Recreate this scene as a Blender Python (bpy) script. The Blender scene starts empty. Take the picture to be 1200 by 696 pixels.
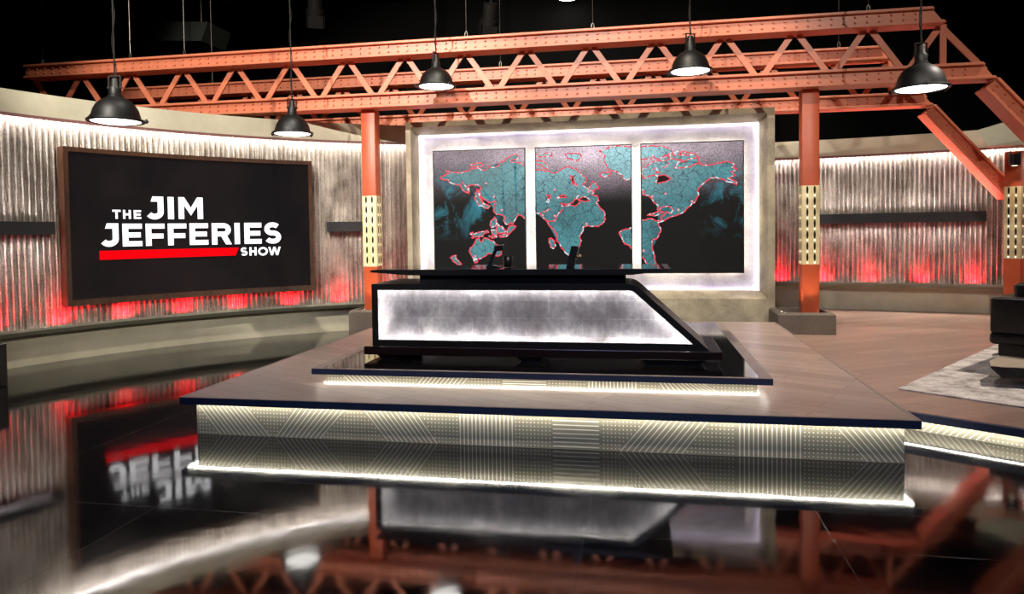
import bpy, bmesh, math, random
from mathutils import Vector, Matrix
random.seed(7)
PI = math.pi
scene = bpy.context.scene
C = scene.collection

# ------------------------------------------------------------------ camera
cam_data = bpy.data.cameras.new('camera')
cam = bpy.data.objects.new('camera', cam_data)
C.objects.link(cam)
cam_data.sensor_width = 36.0
cam_data.lens = 824.1 / 1200 * 36.0
cam_data.shift_y = -(348 - 297.9) / 1200
cam_data.clip_end = 200
YAW, PITCH, ROLL = 0.17948, 0.030886, 0.013296
fw = Vector((-math.sin(YAW) * math.cos(PITCH), math.cos(YAW) * math.cos(PITCH), -math.sin(PITCH)))
rt = Vector((math.cos(YAW), math.sin(YAW), 0))
dn = fw.cross(rt)
r2 = rt * math.cos(ROLL) + dn * math.sin(ROLL)
d2 = -rt * math.sin(ROLL) + dn * math.cos(ROLL)
cam.matrix_world = Matrix(((r2.x, -d2.x, -fw.x, 0), (r2.y, -d2.y, -fw.y, 0), (r2.z, -d2.z, -fw.z, 1.5), (0, 0, 0, 1)))
scene.camera = cam

# ------------------------------------------------------------------ world, view
world = bpy.data.worlds.new('studio_dark'); scene.world = world; world.use_nodes = True
world.node_tree.nodes['Background'].inputs[0].default_value = (0.8, 0.85, 1.0, 1)
world.node_tree.nodes['Background'].inputs[1].default_value = 0.012
scene.view_settings.view_transform = 'Standard'
scene.view_settings.look = 'None'
scene.view_settings.gamma = 1.0
scene.view_settings.use_curve_mapping = False
scene.view_settings.exposure = 0.0
scene.cycles.use_denoising = True
scene.cycles.max_bounces = 6
scene.cycles.caustics_reflective = False
scene.cycles.sample_clamp_indirect = 6.0

# ------------------------------------------------------------------ studio lights (in the grid over the set)
def spot(name, loc, aim, power, color=(1, .93, .82), angle=50, blend=.4, size=.12, spec=1.0):
    l = bpy.data.lights.new(name, 'SPOT'); l.energy = power; l.color = color
    l.spot_size = math.radians(angle); l.spot_blend = blend; l.shadow_soft_size = size
    l.specular_factor = spec
    o = bpy.data.objects.new(name, l); C.objects.link(o); o.location = loc
    d = Vector(aim) - Vector(loc)
    o.rotation_euler = d.to_track_quat('-Z', 'Y').to_euler()
    return o
# aimed at the trusses, the map wall, the desk, the curved walls and the seating area
spot('truss_key_light', (-5.0, 1.6, 6.0), (-5.0, 9.6, 3.8), 3000, angle=50, size=.05)
spot('truss_key_light', (-1.4, 1.6, 6.0), (-1.4, 9.6, 3.7), 2000, angle=50, size=.05)
spot('truss_key_light', (3.4, 1.6, 6.0), (3.0, 9.6, 3.7), 800, angle=50, size=.05)
spot('wall_wash_light', (-3.0, 6.0, 7.2), (-6.4, 8.6, 2.6), 950, angle=56)
spot('floor_wash_light', (2.4, 1.2, 4.3), (-6.2, 8.6, 0.15), 2000, angle=26, blend=.9)
spot('base_wash_light', (0.5, 3.0, 6.4), (4.3, 12.0, 0.5), 420, angle=26, blend=.9)
spot('map_wall_key_light', (-0.8, 5.6, 8.4), (-0.8, 10.2, 2.9), 1700, color=(1, .88, .70), angle=62, blend=.5, size=.03)
spot('stage_wash_light', (0.5, 1.5, 7.0), (-0.6, 6.4, 0.3), 1300, color=(1, .88, .80), angle=52, blend=.8)
spot('seating_wash_light', (6.6, 8.2, 7.5), (3.0, 7.6, 0.2), 2300, color=(1, .88, .78), angle=48, blend=.8)
spot('right_wall_light', (3.2, 10.45, 8.2), (3.9, 12.1, 2.6), 1500, angle=50, blend=.5, size=.05)
spot('blue_back_light', (-1.0, -3.0, 6.0), (-0.5, 5.0, 0.2), 520, color=(.3, .48, 1), angle=60, blend=.8)
LAND = {1: [[(-1.69, 2.51), (-1.79, 2.546), (-1.888, 2.563), (-1.902, 2.584), (-1.775, 2.607), (-1.768, 2.635), (-1.802, 2.663), (-1.844, 2.674), (-1.901, 2.639), (-1.957, 2.613), (-1.993, 2.566), (-2.064, 2.548), (-2.072, 2.506), (-2.142, 2.488), (-2.234, 2.497), (-2.271, 2.45), (-2.356, 2.455), (-2.398, 2.488), (-2.484, 2.477), (-2.542, 2.444), (-2.614, 2.439), (-2.643, 2.419), (-2.802, 2.426), (-2.838, 2.445), (-2.895, 2.457), (-2.874, 2.428), (-2.853, 2.414), (-2.918, 2.392), (-2.984, 2.358), (-2.977, 2.333), (-2.92, 2.315), (-2.869, 2.32), (-2.848, 2.282), (-2.761, 2.248), (-2.675, 2.238), (-2.661, 2.189), (-2.605, 2.125), (-2.547, 2.103), (-2.543, 2.179), (-2.56, 2.215), (-2.502, 2.231), (-2.409, 2.232), (-2.346, 2.175), (-2.382, 2.155), (-2.362, 2.057), (-2.32, 2.01), (-2.26, 1.992), (-2.233, 1.95), (-2.2, 1.96), (-2.15, 1.976), (-2.129, 1.955), (-2.162, 1.907), (-2.165, 1.9), (-2.169, 1.829), (-2.126, 1.779), (-2.054, 1.77), (-2.003, 1.748), (-1.982, 1.719), (-2.019, 1.684), (-1.983, 1.63), (-1.94, 1.619), (-1.903, 1.651), (-1.882, 1.614), (-1.845, 1.681), (-1.786, 1.766), (-1.736, 1.75), (-1.691, 1.71), (-1.69, 1.806)], [(-2.418, 2.162), (-2.444, 2.094), (-2.434, 2.051), (-2.462, 2.031), (-2.42, 1.982), (-2.393, 1.911), (-2.322, 1.896), (-2.251, 1.867), (-2.222, 1.905), (-2.278, 1.934), (-2.335, 1.938), (-2.356, 1.994), (-2.383, 2.057), (-2.396, 2.148)], [(-2.512, 2.529), (-2.469, 2.546), (-2.355, 2.552), (-2.319, 2.528), (-2.348, 2.501), (-2.427, 2.507), (-2.498, 2.501)], [(-2.149, 1.736), (-2.127, 1.7), (-2.121, 1.643), (-2.143, 1.601), (-2.202, 1.58), (-2.223, 1.616), (-2.208, 1.68), (-2.171, 1.708)], [(-2.114, 1.607), (-2.056, 1.592), (-1.985, 1.534), (-2.0, 1.492), (-2.087, 1.486), (-2.123, 1.529)], [(-2.203, 1.544), (-2.13, 1.551), (-2.109, 1.486), (-2.131, 1.458), (-2.189, 1.473)], [(-2.541, 1.492), (-2.497, 1.513), (-2.467, 1.484), (-2.379, 1.518), (-2.261, 1.538), (-2.247, 1.509), (-2.32, 1.489), (-2.343, 1.446), (-2.409, 1.447), (-2.498, 1.419), (-2.512, 1.434), (-2.483, 1.462)], [(-2.24, 1.452), (-2.131, 1.455), (-2.124, 1.436), (-2.19, 1.416)], [(-1.963, 1.527), (-1.926, 1.598), (-1.882, 1.608), (-1.825, 1.596), (-1.869, 1.54), (-1.927, 1.484), (-1.963, 1.496)], [(-2.087, 1.454), (-2.0, 1.478), (-1.942, 1.47), (-1.971, 1.442), (-2.073, 1.433)], [(-2.439, 1.411), (-2.395, 1.425), (-2.381, 1.361), (-2.344, 1.375), (-2.321, 1.424), (-2.263, 1.417), (-2.176, 1.373), (-2.133, 1.322), (-2.06, 1.3), (-2.035, 1.271), (-2.055, 1.172), (-2.106, 1.143), (-2.164, 1.158), (-2.208, 1.187), (-2.266, 1.18), (-2.34, 1.131), (-2.414, 1.103), (-2.481, 1.11), (-2.524, 1.168), (-2.553, 1.219), (-2.537, 1.269), (-2.477, 1.333)], [(-2.488, 1.089), (-2.415, 1.091), (-2.43, 1.052), (-2.467, 1.045)], [(-2.851, 1.127), (-2.761, 1.163), (-2.766, 1.126), (-2.726, 1.076), (-2.674, 1.025), (-2.682, 1.006), (-2.741, 1.018), (-2.808, 1.069)]], 2: [[(-1.518, 2.423), (-1.411, 2.42), (-1.345, 2.404), (-1.236, 2.372), (-1.148, 2.413), (-1.074, 2.454), (-1.009, 2.459), (-0.915, 2.428), (-0.872, 2.376), (-0.829, 2.331), (-0.764, 2.294), (-0.772, 2.222), (-0.816, 2.201), (-0.802, 2.169), (-0.73, 2.127), (-0.659, 2.068), (-0.688, 2.047), (-0.602, 2.023), (-0.588, 1.951), (-0.624, 1.926), (-0.624, 1.917), (-0.575, 1.859), (-0.518, 1.807), (-0.497, 1.764), (-0.504, 1.706), (-0.49, 1.677), (-0.534, 1.613), (-0.592, 1.571), (-0.75, 1.587), (-0.822, 1.567), (-0.816, 1.523), (-0.867, 1.451), (-0.868, 1.401), (-0.846, 1.364), (-0.883, 1.263), (-0.913, 1.176), (-0.972, 1.13), (-1.037, 1.155), (-1.088, 1.192), (-1.146, 1.265), (-1.167, 1.324), (-1.218, 1.375), (-1.209, 1.47), (-1.253, 1.529), (-1.318, 1.589), (-1.354, 1.655), (-1.405, 1.707), (-1.449, 1.763), (-1.449, 1.788), (-1.525, 1.789)], [(-0.679, 2.237), (-0.636, 2.211), (-0.586, 2.152), (-0.587, 2.124), (-0.637, 2.128), (-0.644, 2.093), (-0.716, 2.119), (-0.718, 2.163), (-0.694, 2.184)], [(-0.563, 2.336), (-0.534, 2.359), (-0.441, 2.367), (-0.402, 2.348), (-0.442, 2.306), (-0.513, 2.294), (-0.556, 2.31)], [(-0.11, 2.727), (-0.282, 2.744), (-0.395, 2.734), (-0.467, 2.701), (-0.567, 2.676), (-0.517, 2.638), (-0.489, 2.609), (-0.504, 2.552), (-0.469, 2.479), (-0.448, 2.407), (-0.328, 2.375), (-0.243, 2.322), (-0.194, 2.24), (-0.114, 2.262)], [(-1.072, 2.642), (-0.97, 2.653), (-0.848, 2.642), (-0.833, 2.605), (-0.914, 2.543), (-1.029, 2.583)], [(-1.515, 2.664), (-1.408, 2.675), (-1.269, 2.663), (-1.269, 2.627), (-1.409, 2.627), (-1.515, 2.635)], [(-1.516, 2.562), (-1.424, 2.559), (-1.366, 2.521), (-1.33, 2.462), (-1.345, 2.433), (-1.389, 2.456), (-1.432, 2.508), (-1.516, 2.523)], [(-1.328, 1.399), (-1.298, 1.413), (-1.247, 1.368), (-1.231, 1.295), (-1.263, 1.252), (-1.3, 1.274), (-1.321, 1.34)], [(-0.114, 1.549), (-0.236, 1.515), (-0.293, 1.48), (-0.251, 1.401), (-0.216, 1.314), (-0.152, 1.292), (-0.116, 1.241)]], 3: [[(0.245, 2.505), (0.141, 2.464), (0.051, 2.383), (0.043, 2.338), (0.065, 2.285), (0.035, 2.218), (0.034, 2.097), (0.063, 2.021), (0.138, 2.004), (0.189, 1.957), (0.211, 1.904), (0.27, 1.865), (0.262, 1.82), (0.261, 1.803), (0.284, 1.792), (0.314, 1.833), (0.382, 1.847), (0.457, 1.83), (0.484, 1.791), (0.442, 1.743), (0.389, 1.77), (0.351, 1.717), (0.306, 1.702), (0.324, 1.653), (0.268, 1.641), (0.267, 1.615), (0.351, 1.64), (0.442, 1.692), (0.547, 1.721), (0.652, 1.773), (0.727, 1.848), (0.802, 1.923), (0.842, 2.003), (0.827, 2.07), (0.886, 2.144), (1.002, 2.245), (1.088, 2.25), (1.188, 2.217), (1.259, 2.179), (1.366, 2.139), (1.366, 2.176), (1.245, 2.231), (1.345, 2.272), (1.288, 2.325), (1.367, 2.36), (1.303, 2.384), (1.353, 2.412), (1.303, 2.443), (1.232, 2.47), (1.103, 2.449), (0.988, 2.423), (0.873, 2.441), (0.844, 2.465), (0.837, 2.539), (0.801, 2.585), (0.729, 2.602), (0.642, 2.627), (0.554, 2.638), (0.481, 2.61), (0.422, 2.567), (0.451, 2.533), (0.348, 2.51)], [(0.033, 2.715), (0.172, 2.729), (0.349, 2.712), (0.466, 2.671), (0.474, 2.625), (0.378, 2.576), (0.274, 2.524), (0.238, 2.551), (0.194, 2.59), (0.171, 2.545), (0.032, 2.542)], [(0.116, 1.724), (0.2, 1.747), (0.291, 1.783), (0.352, 1.771), (0.291, 1.746), (0.215, 1.716)], [(0.032, 1.653), (0.169, 1.674), (0.237, 1.642), (0.268, 1.641), (0.267, 1.602), (0.305, 1.532), (0.307, 1.486), (0.243, 1.379), (0.179, 1.348), (0.182, 1.286), (0.219, 1.131), (0.24, 1.007), (0.119, 1.007), (0.043, 1.116), (0.028, 1.124)]]}
SEAS = {1: [], 2: [[(-1.141, 1.922), (-1.051, 1.906), (-0.964, 1.933), (-0.941, 1.973), (-0.905, 1.987), (-0.855, 1.935), (-0.935, 1.874), (-1.008, 1.895), (-1.124, 1.878)], [(-0.876, 1.969), (-0.818, 2.011), (-0.775, 2.01), (-0.717, 1.954), (-0.804, 1.944)], [(-1.208, 2.0), (-1.152, 2.033), (-1.086, 2.049), (-1.068, 2.005), (-1.137, 2.013)], [(-1.35, 2.055), (-1.298, 2.039), (-1.317, 1.981), (-1.329, 1.937), (-1.358, 1.95), (-1.331, 1.996)], [(-1.003, 2.336), (-0.945, 2.291), (-0.943, 2.219), (-0.888, 2.174), (-0.958, 2.198), (-0.982, 2.263)]], 3: [[(0.258, 2.295), (0.376, 2.299), (0.449, 2.252), (0.39, 2.208), (0.272, 2.186), (0.235, 2.205), (0.265, 2.242)]]}
INLETS = {1: [[(-2.389, 2.134), (-2.376, 2.05), (-2.335, 1.98), (-2.279, 1.916)], [(-2.653, 2.28), (-2.603, 2.223), (-2.563, 2.18), (-2.569, 2.11)], [(-2.114, 1.643), (-2.078, 1.6), (-2.006, 1.556)]], 2: [[(-1.241, 1.668), (-1.199, 1.747), (-1.125, 1.83)], [(-1.412, 1.795), (-1.36, 1.816), (-1.308, 1.844)], [(-1.354, 1.659), (-1.244, 1.657)], [(-0.949, 1.959), (-0.875, 2.037)]], 3: [[(0.08, 2.259), (0.154, 2.29), (0.251, 2.302)], [(0.185, 2.379), (0.244, 2.408), (0.273, 2.362), (0.244, 2.333), (0.303, 2.338)], [(0.347, 2.405), (0.392, 2.426), (0.421, 2.47)], [(0.501, 2.4), (0.553, 2.466), (0.553, 2.496), (0.626, 2.486), (0.714, 2.521), (0.837, 2.527)], [(0.509, 2.4), (0.626, 2.397), (0.728, 2.408), (0.786, 2.444), (0.873, 2.446)], [(0.378, 2.576), (0.51, 2.587), (0.583, 2.599), (0.685, 2.574), (0.787, 2.593)], [(0.049, 2.097), (0.079, 2.066), (0.056, 2.036)], [(0.436, 2.529), (0.553, 2.518), (0.655, 2.493)], [(0.583, 2.629), (0.597, 2.577), (0.641, 2.583), (0.656, 2.619)]]}
CITIES = {1: [(-2.156, 2.043), (-2.274, 2.249), (-2.458, 1.146), (-2.038, 1.841)], 2: [(-1.231, 2.125), (-0.738, 2.087), (-1.236, 1.74), (-0.768, 1.614), (-1.417, 1.751)], 3: [(0.377, 2.032), (0.747, 1.913), (0.189, 1.995), (0.555, 1.795), (0.059, 1.21)]}
LETTERS = [('T', 3.187, 3.286, 1.74, 1.855), ('H', 3.314, 3.41, 1.741, 1.855), ('E', 3.443, 3.534, 1.741, 1.854), ('J', 3.586, 3.815, 1.735, 2.037), ('I', 3.869, 3.946, 1.739, 2.036), ('M', 4.005, 4.324, 1.742, 2.037), ('J', 3.026, 3.254, 1.388, 1.683), ('E', 3.3, 3.539, 1.388, 1.679), ('F', 3.583, 3.821, 1.388, 1.679), ('F', 3.861, 4.101, 1.389, 1.681), ('E', 4.14, 4.386, 1.388, 1.684), ('R', 4.433, 4.702, 1.386, 1.685), ('I', 4.741, 4.814, 1.387, 1.688), ('E', 4.876, 5.116, 1.388, 1.689), ('S', 5.154, 5.394, 1.385, 1.694), ('S', 4.82, 4.914, 1.22, 1.339), ('H', 4.941, 5.04, 1.219, 1.339), ('O', 5.06, 5.2, 1.215, 1.338), ('W', 5.205, 5.383, 1.215, 1.337)]

# ------------------------------------------------------------------ materials
def rgb(h):
    v = [int(h[i:i + 2], 16) / 255 for i in (0, 2, 4)]
    return tuple(((c + .055) / 1.055) ** 2.4 if c > .04045 else c / 12.92 for c in v) + (1,)

class NT:
    def __init__(s, name):
        s.m = bpy.data.materials.new(name); s.m.use_nodes = True
        s.t = s.m.node_tree; s.b = s.t.nodes['Principled BSDF']; s.out = s.t.nodes['Material Output']
    def n(s, kind, **kw):
        x = s.t.nodes.new(kind)
        for k, v in kw.items():
            if k.startswith('i_'):
                key = k[2:].replace('_', ' ')
                x.inputs[key].default_value = v
            else: setattr(x, k, v)
        return x
    def l(s, a, b): s.t.links.new(a, b)
    def coords(s, scale=(1, 1, 1), rot=(0, 0, 0)):
        tc = s.n('ShaderNodeTexCoord'); mp = s.n('ShaderNodeMapping')
        mp.inputs['Scale'].default_value = scale; mp.inputs['Rotation'].default_value = rot
        s.l(tc.outputs['Object'], mp.inputs[0]); return mp.outputs[0]
    def noise(s, vec, scale, detail=4, rough=.6):
        x = s.n('ShaderNodeTexNoise'); x.inputs['Scale'].default_value = scale
        x.inputs['Detail'].default_value = detail; x.inputs['Roughness'].default_value = rough
        s.l(vec, x.inputs['Vector']); return x.outputs['Fac']
    def ramp(s, fac, stops):
        x = s.n('ShaderNodeValToRGB'); e = x.color_ramp.elements
        e[0].position, e[0].color = stops[0]; e[1].position, e[1].color = stops[-1]
        for p, c in stops[1:-1]:
            q = e.new(p); q.color = c
        s.l(fac, x.inputs[0]); return x.outputs[0]
    def mix(s, fac, a, b, mode='MIX'):
        x = s.n('ShaderNodeMix', data_type='RGBA', blend_type=mode)
        for v, i in ((fac, 0), (a, 6), (b, 7)):
            if hasattr(v, 'is_linked'): s.l(v, x.inputs[i])
            else: x.inputs[i].default_value = v
        return x.outputs[2]
    def bump(s, h, strength=.3, dist=.01):
        x = s.n('ShaderNodeBump'); x.inputs['Strength'].default_value = strength
        x.inputs['Distance'].default_value = dist
        s.l(h, x.inputs['Height']); s.l(x.outputs[0], s.b.inputs['Normal'])
    def math(s, op, a, b=0.0):
        x = s.n('ShaderNodeMath', operation=op)
        for v, i in ((a, 0), (b, 1)):
            if hasattr(v, 'is_linked'): s.l(v, x.inputs[i])
            else: x.inputs[i].default_value = v
        return x.outputs[0]

def flat(name, col, rough=.5, metal=0.0, spec=.5, ior=1.5, bump=0, bscale=60, var=.12):
    n = NT(name); v = n.coords()
    f = n.noise(v, 7, 5)
    c = rgb(col) if isinstance(col, str) else col
    d = tuple(x * (1 - var) for x in c[:3]) + (1,); e = tuple(min(1, x * (1 + var)) for x in c[:3]) + (1,)
    n.l(n.ramp(f, [(.35, d), (.65, e)]), n.b.inputs['Base Color'])
    n.b.inputs['Roughness'].default_value = rough; n.b.inputs['Metallic'].default_value = metal
    n.b.inputs['Specular IOR Level'].default_value = spec; n.b.inputs['IOR'].default_value = ior
    if bump: n.bump(n.noise(v, bscale, 4), bump, .004)
    return n.m

def glow(name, col, strength):
    n = NT(name); c = rgb(col) if isinstance(col, str) else col
    n.b.inputs['Base Color'].default_value = (0, 0, 0, 1); n.b.inputs['Specular IOR Level'].default_value = .05
    n.b.inputs['Emission Color'].default_value = c; n.b.inputs['Emission Strength'].default_value = strength
    n.b.inputs['Roughness'].default_value = .4
    return n.m

def mk_floor():
    n = NT('black_gloss_floor'); v = n.coords()
    n.b.inputs['Base Color'].default_value = (.004, .004, .005, 1)
    n.b.inputs['IOR'].default_value = 1.70
    r = n.noise(v, 1.7, 6); n.l(n.ramp(r, [(.3, (.035,) * 3 + (1,)), (.75, (.10,) * 3 + (1,))]), n.b.inputs['Roughness'])
    b = n.n('ShaderNodeTexBrick'); b.offset = 0.5; b.squash = 1
    mp = n.coords(); n.l(mp, b.inputs['Vector'])
    m = b.inputs['Vector'].links[0].from_node; m.inputs['Location'].default_value = (.28, -3.45, 0)
    b.inputs['Scale'].default_value = 1; b.inputs['Brick Width'].default_value = 1.19; b.inputs['Row Height'].default_value = 2.4
    b.offset = 0; b.inputs['Mortar Size'].default_value = .0022; b.inputs['Mortar Smooth'].default_value = .2
    b.inputs['Color1'].default_value = b.inputs['Color2'].default_value = (.004, .004, .005, 1)
    b.inputs['Mortar'].default_value = (.05, .05, .05, 1)
    n.l(b.outputs['Color'], n.b.inputs['Base Color'])
    h = n.math('ADD', n.math('MULTIPLY', n.noise(v, 3.5, 2), .02), n.math('MULTIPLY', b.outputs['Fac'], -.02))
    n.bump(h, .25, .1)
    return n.m

def mk_wood(name, base, rot, width=.16, length=1.3, rough=.34):
    n = NT(name); v = n.coords(rot=(0, 0, rot))
    b = n.n('ShaderNodeTexBrick'); n.l(v, b.inputs['Vector']); b.offset = .37
    b.inputs['Scale'].default_value = 1; b.inputs['Brick Width'].default_value = length; b.inputs['Row Height'].default_value = width
    b.inputs['Mortar Size'].default_value = .0022; b.inputs['Bias'].default_value = 0
    c = rgb(base)
    b.inputs['Color1'].default_value = tuple(x * .82 for x in c[:3]) + (1,)
    b.inputs['Color2'].default_value = tuple(min(1, x * 1.12) for x in c[:3]) + (1,)
    b.inputs['Mortar'].default_value = tuple(x * .3 for x in c[:3]) + (1,)
    v2 = n.coords(scale=(2.2, 30, 1), rot=(0, 0, rot))
    g = n.noise(v2, 1.6, 6, .7)
    gr = n.ramp(g, [(.3, (.55, .53, .52, 1)), (.5, (1, 1, 1, 1)), (.7, (.72, .7, .7, 1))])
    col = n.mix(.75, b.outputs['Color'], gr, 'MULTIPLY')
    n.l(col, n.b.inputs['Base Color'])
    n.b.inputs['Roughness'].default_value = rough
    n.b.inputs['Specular IOR Level'].default_value = .5
    n.bump(g, .12, .004)
    return n.m

def mk_corrugated():
    n = NT('weathered_galvanised_steel'); v = n.coords(scale=(1, 1, .45)); v2 = n.coords()
    f = n.noise(v, 5.5, 8, .7); g = n.noise(v2, 55, 4, .7)
    c = n.ramp(f, [(.3, rgb('6c635a')), (.5, rgb('b5aba0')), (.72, rgb('d8d0c8'))])
    c2 = n.ramp(g, [(.36, rgb('3a332e')), (.52, (1, 1, 1, 1))])
    n.l(n.mix(.45, c, c2, 'MULTIPLY'), n.b.inputs['Base Color'])
    n.b.inputs['Metallic'].default_value = .7
    n.b.inputs['Roughness'].default_value = .33
    n.bump(n.noise(v2, 34, 3, .75), .8, .012)
    return n.m

def mk_concrete(name, a, b, rough=.7, scale=2.2, bump=.3, fine=40):
    n = NT(name); v = n.coords(); f = n.noise(v, scale, 8, .65); g = n.noise(v, fine, 5, .7)
    c = n.ramp(f, [(.32, rgb(a)), (.68, rgb(b))])
    c2 = n.ramp(g, [(.3, (.6, .58, .55, 1)), (.55, (1, 1, 1, 1))])
    n.l(n.mix(.6, c, c2, 'MULTIPLY'), n.b.inputs['Base Color'])
    n.b.inputs['Roughness'].default_value = rough
    n.bump(g, bump, .006)
    return n.m

def mk_desk_panel():
    n = NT('dark_veined_concrete'); v = n.coords(scale=(1, 1, .7))
    f = n.noise(v, 3.2, 9, .72)
    c = n.ramp(f, [(.3, rgb('332b2b')), (.5, rgb('66636a')), (.7, rgb('9a9799'))])
    b = n.n('ShaderNodeTexBrick'); n.l(n.coords(rot=(PI / 2, 0, 0)), b.inputs['Vector'])
    b.inputs['Scale'].default_value = 1; b.inputs['Brick Width'].default_value = .47; b.inputs['Row Height'].default_value = .155
    b.inputs['Mortar Size'].default_value = .0025; b.offset = .6
    b.inputs['Color1'].default_value = (1, 1, 1, 1); b.inputs['Color2'].default_value = (.8, .78, .8, 1); b.inputs['Mortar'].default_value = (1.5, 1.5, 1.5, 1)
    n.l(n.mix(.6, c, b.outputs['Color'], 'MULTIPLY'), n.b.inputs['Base Color'])
    n.b.inputs['Roughness'].default_value = .6
    n.bump(n.noise(n.coords(), 60, 5), .25, .003)
    return n.m

def mk_wall_paint():
    n = NT('olive_grey_scenic_paint'); v = n.coords()
    f = n.noise(v, 1.3, 7, .6)
    n.l(n.ramp(f, [(.3, rgb('a8a28c')), (.7, rgb('cbc5ae'))]), n.b.inputs['Base Color'])
    n.b.inputs['Roughness'].default_value = .62
    n.bump(n.noise(v, 30, 4), .08, .004)
    return n.m

def mk_rug():
    n = NT('distressed_grey_wool'); v = n.coords(rot=(0, 0, .7)); f = n.noise(v, 5, 10, .75); g = n.noise(v, 26, 6, .8)
    c = n.ramp(f, [(.36, rgb('857c76')), (.5, rgb('c6beb6')), (.62, rgb('e0dad2'))])
    c2 = n.ramp(g, [(.38, (.5, .48, .48, 1)), (.52, (1, 1, 1, 1))])
    n.l(n.mix(.6, c, c2, 'MULTIPLY'), n.b.inputs['Base Color'])
    n.b.inputs['Roughness'].default_value = .95
    n.bump(n.noise(v, 220, 3), .5, .004)
    return n.m

def mk_map_base():
    # a lit display: a dark picture with grainy mauve haze along its top and teal smoke at its sides
    n = NT('map_display_picture'); tc = n.n('ShaderNodeTexCoord'); s = n.n('ShaderNodeSeparateXYZ'); n.l(tc.outputs['Object'], s.inputs[0])
    v = n.coords(); g = n.noise(v, 42, 6, .8); f = n.noise(v, 2.2, 6, .6)
    def mr(x, a, b, c=0, d=1):
        m = n.n('ShaderNodeMapRange'); m.clamp = True
        for i, val in enumerate((a, b, c, d)): m.inputs[i + 1].default_value = val
        n.l(x, m.inputs[0]); return m.outputs[0]
    top = mr(s.outputs[2], 1.9, 2.6)
    xm = n.math('ABSOLUTE', n.math('ADD', s.outputs[0], .55)); mid = mr(xm, 0.2, 2.1, 1.0, .35)
    haze = n.math('MULTIPLY', n.math('MULTIPLY', n.math('POWER', top, 1.8), mid), n.math('MULTIPLY', mr(g, .35, .62, .25, 1.3), mr(f, .3, .65, .6, 1.0)))
    c1 = n.mix(haze, (.010, .009, .0085, 1), (1.1, .88, 1.0, 1))
    w = n.n('ShaderNodeTexNoise'); w.inputs['Scale'].default_value = 2.6; w.inputs['Detail'].default_value = 9; w.inputs['Roughness'].default_value = .68; w.inputs['Distortion'].default_value = 1.0
    n.l(v, w.inputs['Vector'])
    side = mr(xm, 1.35, 1.75); zz = mr(n.math('ABSOLUTE', n.math('ADD', s.outputs[2], -1.98)), .2, .6, 1, 0)
    sm = n.math('MULTIPLY', n.math('MULTIPLY', side, zz), mr(w.outputs['Fac'], .47, .70))
    c2 = n.mix(sm, c1, (.05, .30, .38, 1))
    n.l(c2, n.b.inputs['Emission Color']); n.b.inputs['Emission Strength'].default_value = 1.0
    n.b.inputs['Base Color'].default_value = (.004, .004, .004, 1); n.b.inputs['Roughness'].default_value = .35
    n.b.inputs['Specular IOR Level'].default_value = .08
    return n.m

def mk_map_land():
    n = NT('cracked_teal_land'); v = n.coords()
    wn = n.n('ShaderNodeTexNoise'); wn.inputs['Scale'].default_value = 9; n.l(v, wn.inputs['Vector'])
    vm = n.n('ShaderNodeVectorMath', operation='MULTIPLY_ADD'); vm.inputs[1].default_value = (.15,) * 3
    n.l(wn.outputs['Color'], vm.inputs[0]); n.l(v, vm.inputs[2])
    def cr(scale, w):
        vo = n.n('ShaderNodeTexVoronoi', feature='DISTANCE_TO_EDGE'); vo.inputs['Scale'].default_value = scale
        n.l(vm.outputs[0], vo.inputs['Vector'])
        return n.ramp(vo.outputs['Distance'], [(0, (.0, .0, .0, 1)), (w, (1, 1, 1, 1))])
    f = n.noise(v, 1.6, 4)
    tc = n.n('ShaderNodeTexCoord'); s = n.n('ShaderNodeSeparateXYZ'); n.l(tc.outputs['Object'], s.inputs[0])
    m = n.n('ShaderNodeMapRange'); m.inputs[1].default_value = 1.95; m.inputs[2].default_value = 2.7; n.l(s.outputs[2], m.inputs[0])
    c = n.ramp(f, [(.3, (.035, .14, .165, 1)), (.62, (.075, .30, .34, 1))])
    xm = n.math('ABSOLUTE', n.math('ADD', s.outputs[0], .45))
    mx = n.n('ShaderNodeMapRange'); mx.inputs[1].default_value = .5; mx.inputs[2].default_value = 1.5; mx.inputs[3].default_value = 1; mx.inputs[4].default_value = 0; n.l(xm, mx.inputs[0])
    c = n.mix(n.math('MULTIPLY', m.outputs[0], mx.outputs[0]), c, (.38, .72, .78, 1))
    c = n.mix(.9, c, cr(7.5, .04), 'MULTIPLY'); c = n.mix(.6, c, cr(19, .06), 'MULTIPLY')
    n.l(c, n.b.inputs['Emission Color']); n.b.inputs['Emission Strength'].default_value = 1.0
    n.b.inputs['Base Color'].default_value = (.004, .004, .004, 1); n.b.inputs['Roughness'].default_value = .4
    return n.m

def mk_coast():
    n = NT('red_and_white_coast_line'); v = n.coords(); f = n.noise(v, 14, 2)
    c = n.ramp(f, [(.54, (1.0, .03, .07, 1)), (.60, (.85, .95, 1.0, 1))])
    n.l(c, n.b.inputs['Emission Color']); n.b.inputs['Emission Strength'].default_value = .85
    n.b.inputs['Base Color'].default_value = (.01, .01, .01, 1)
    return n.m

def mk_video_panel():
    n = NT('dark_led_panel'); v = n.coords(); f = n.noise(v, .9, 3)
    n.l(n.ramp(f, [(.35, (.007, .0055, .0065, 1)), (.7, (.016, .010, .010, 1))]), n.b.inputs['Emission Color'])
    n.b.inputs['Emission Strength'].default_value = 1
    n.b.inputs['Base Color'].default_value = (.001, .001, .001, 1); n.b.inputs['Roughness'].default_value = .6; n.b.inputs['Specular IOR Level'].default_value = .06
    return n.m

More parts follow.
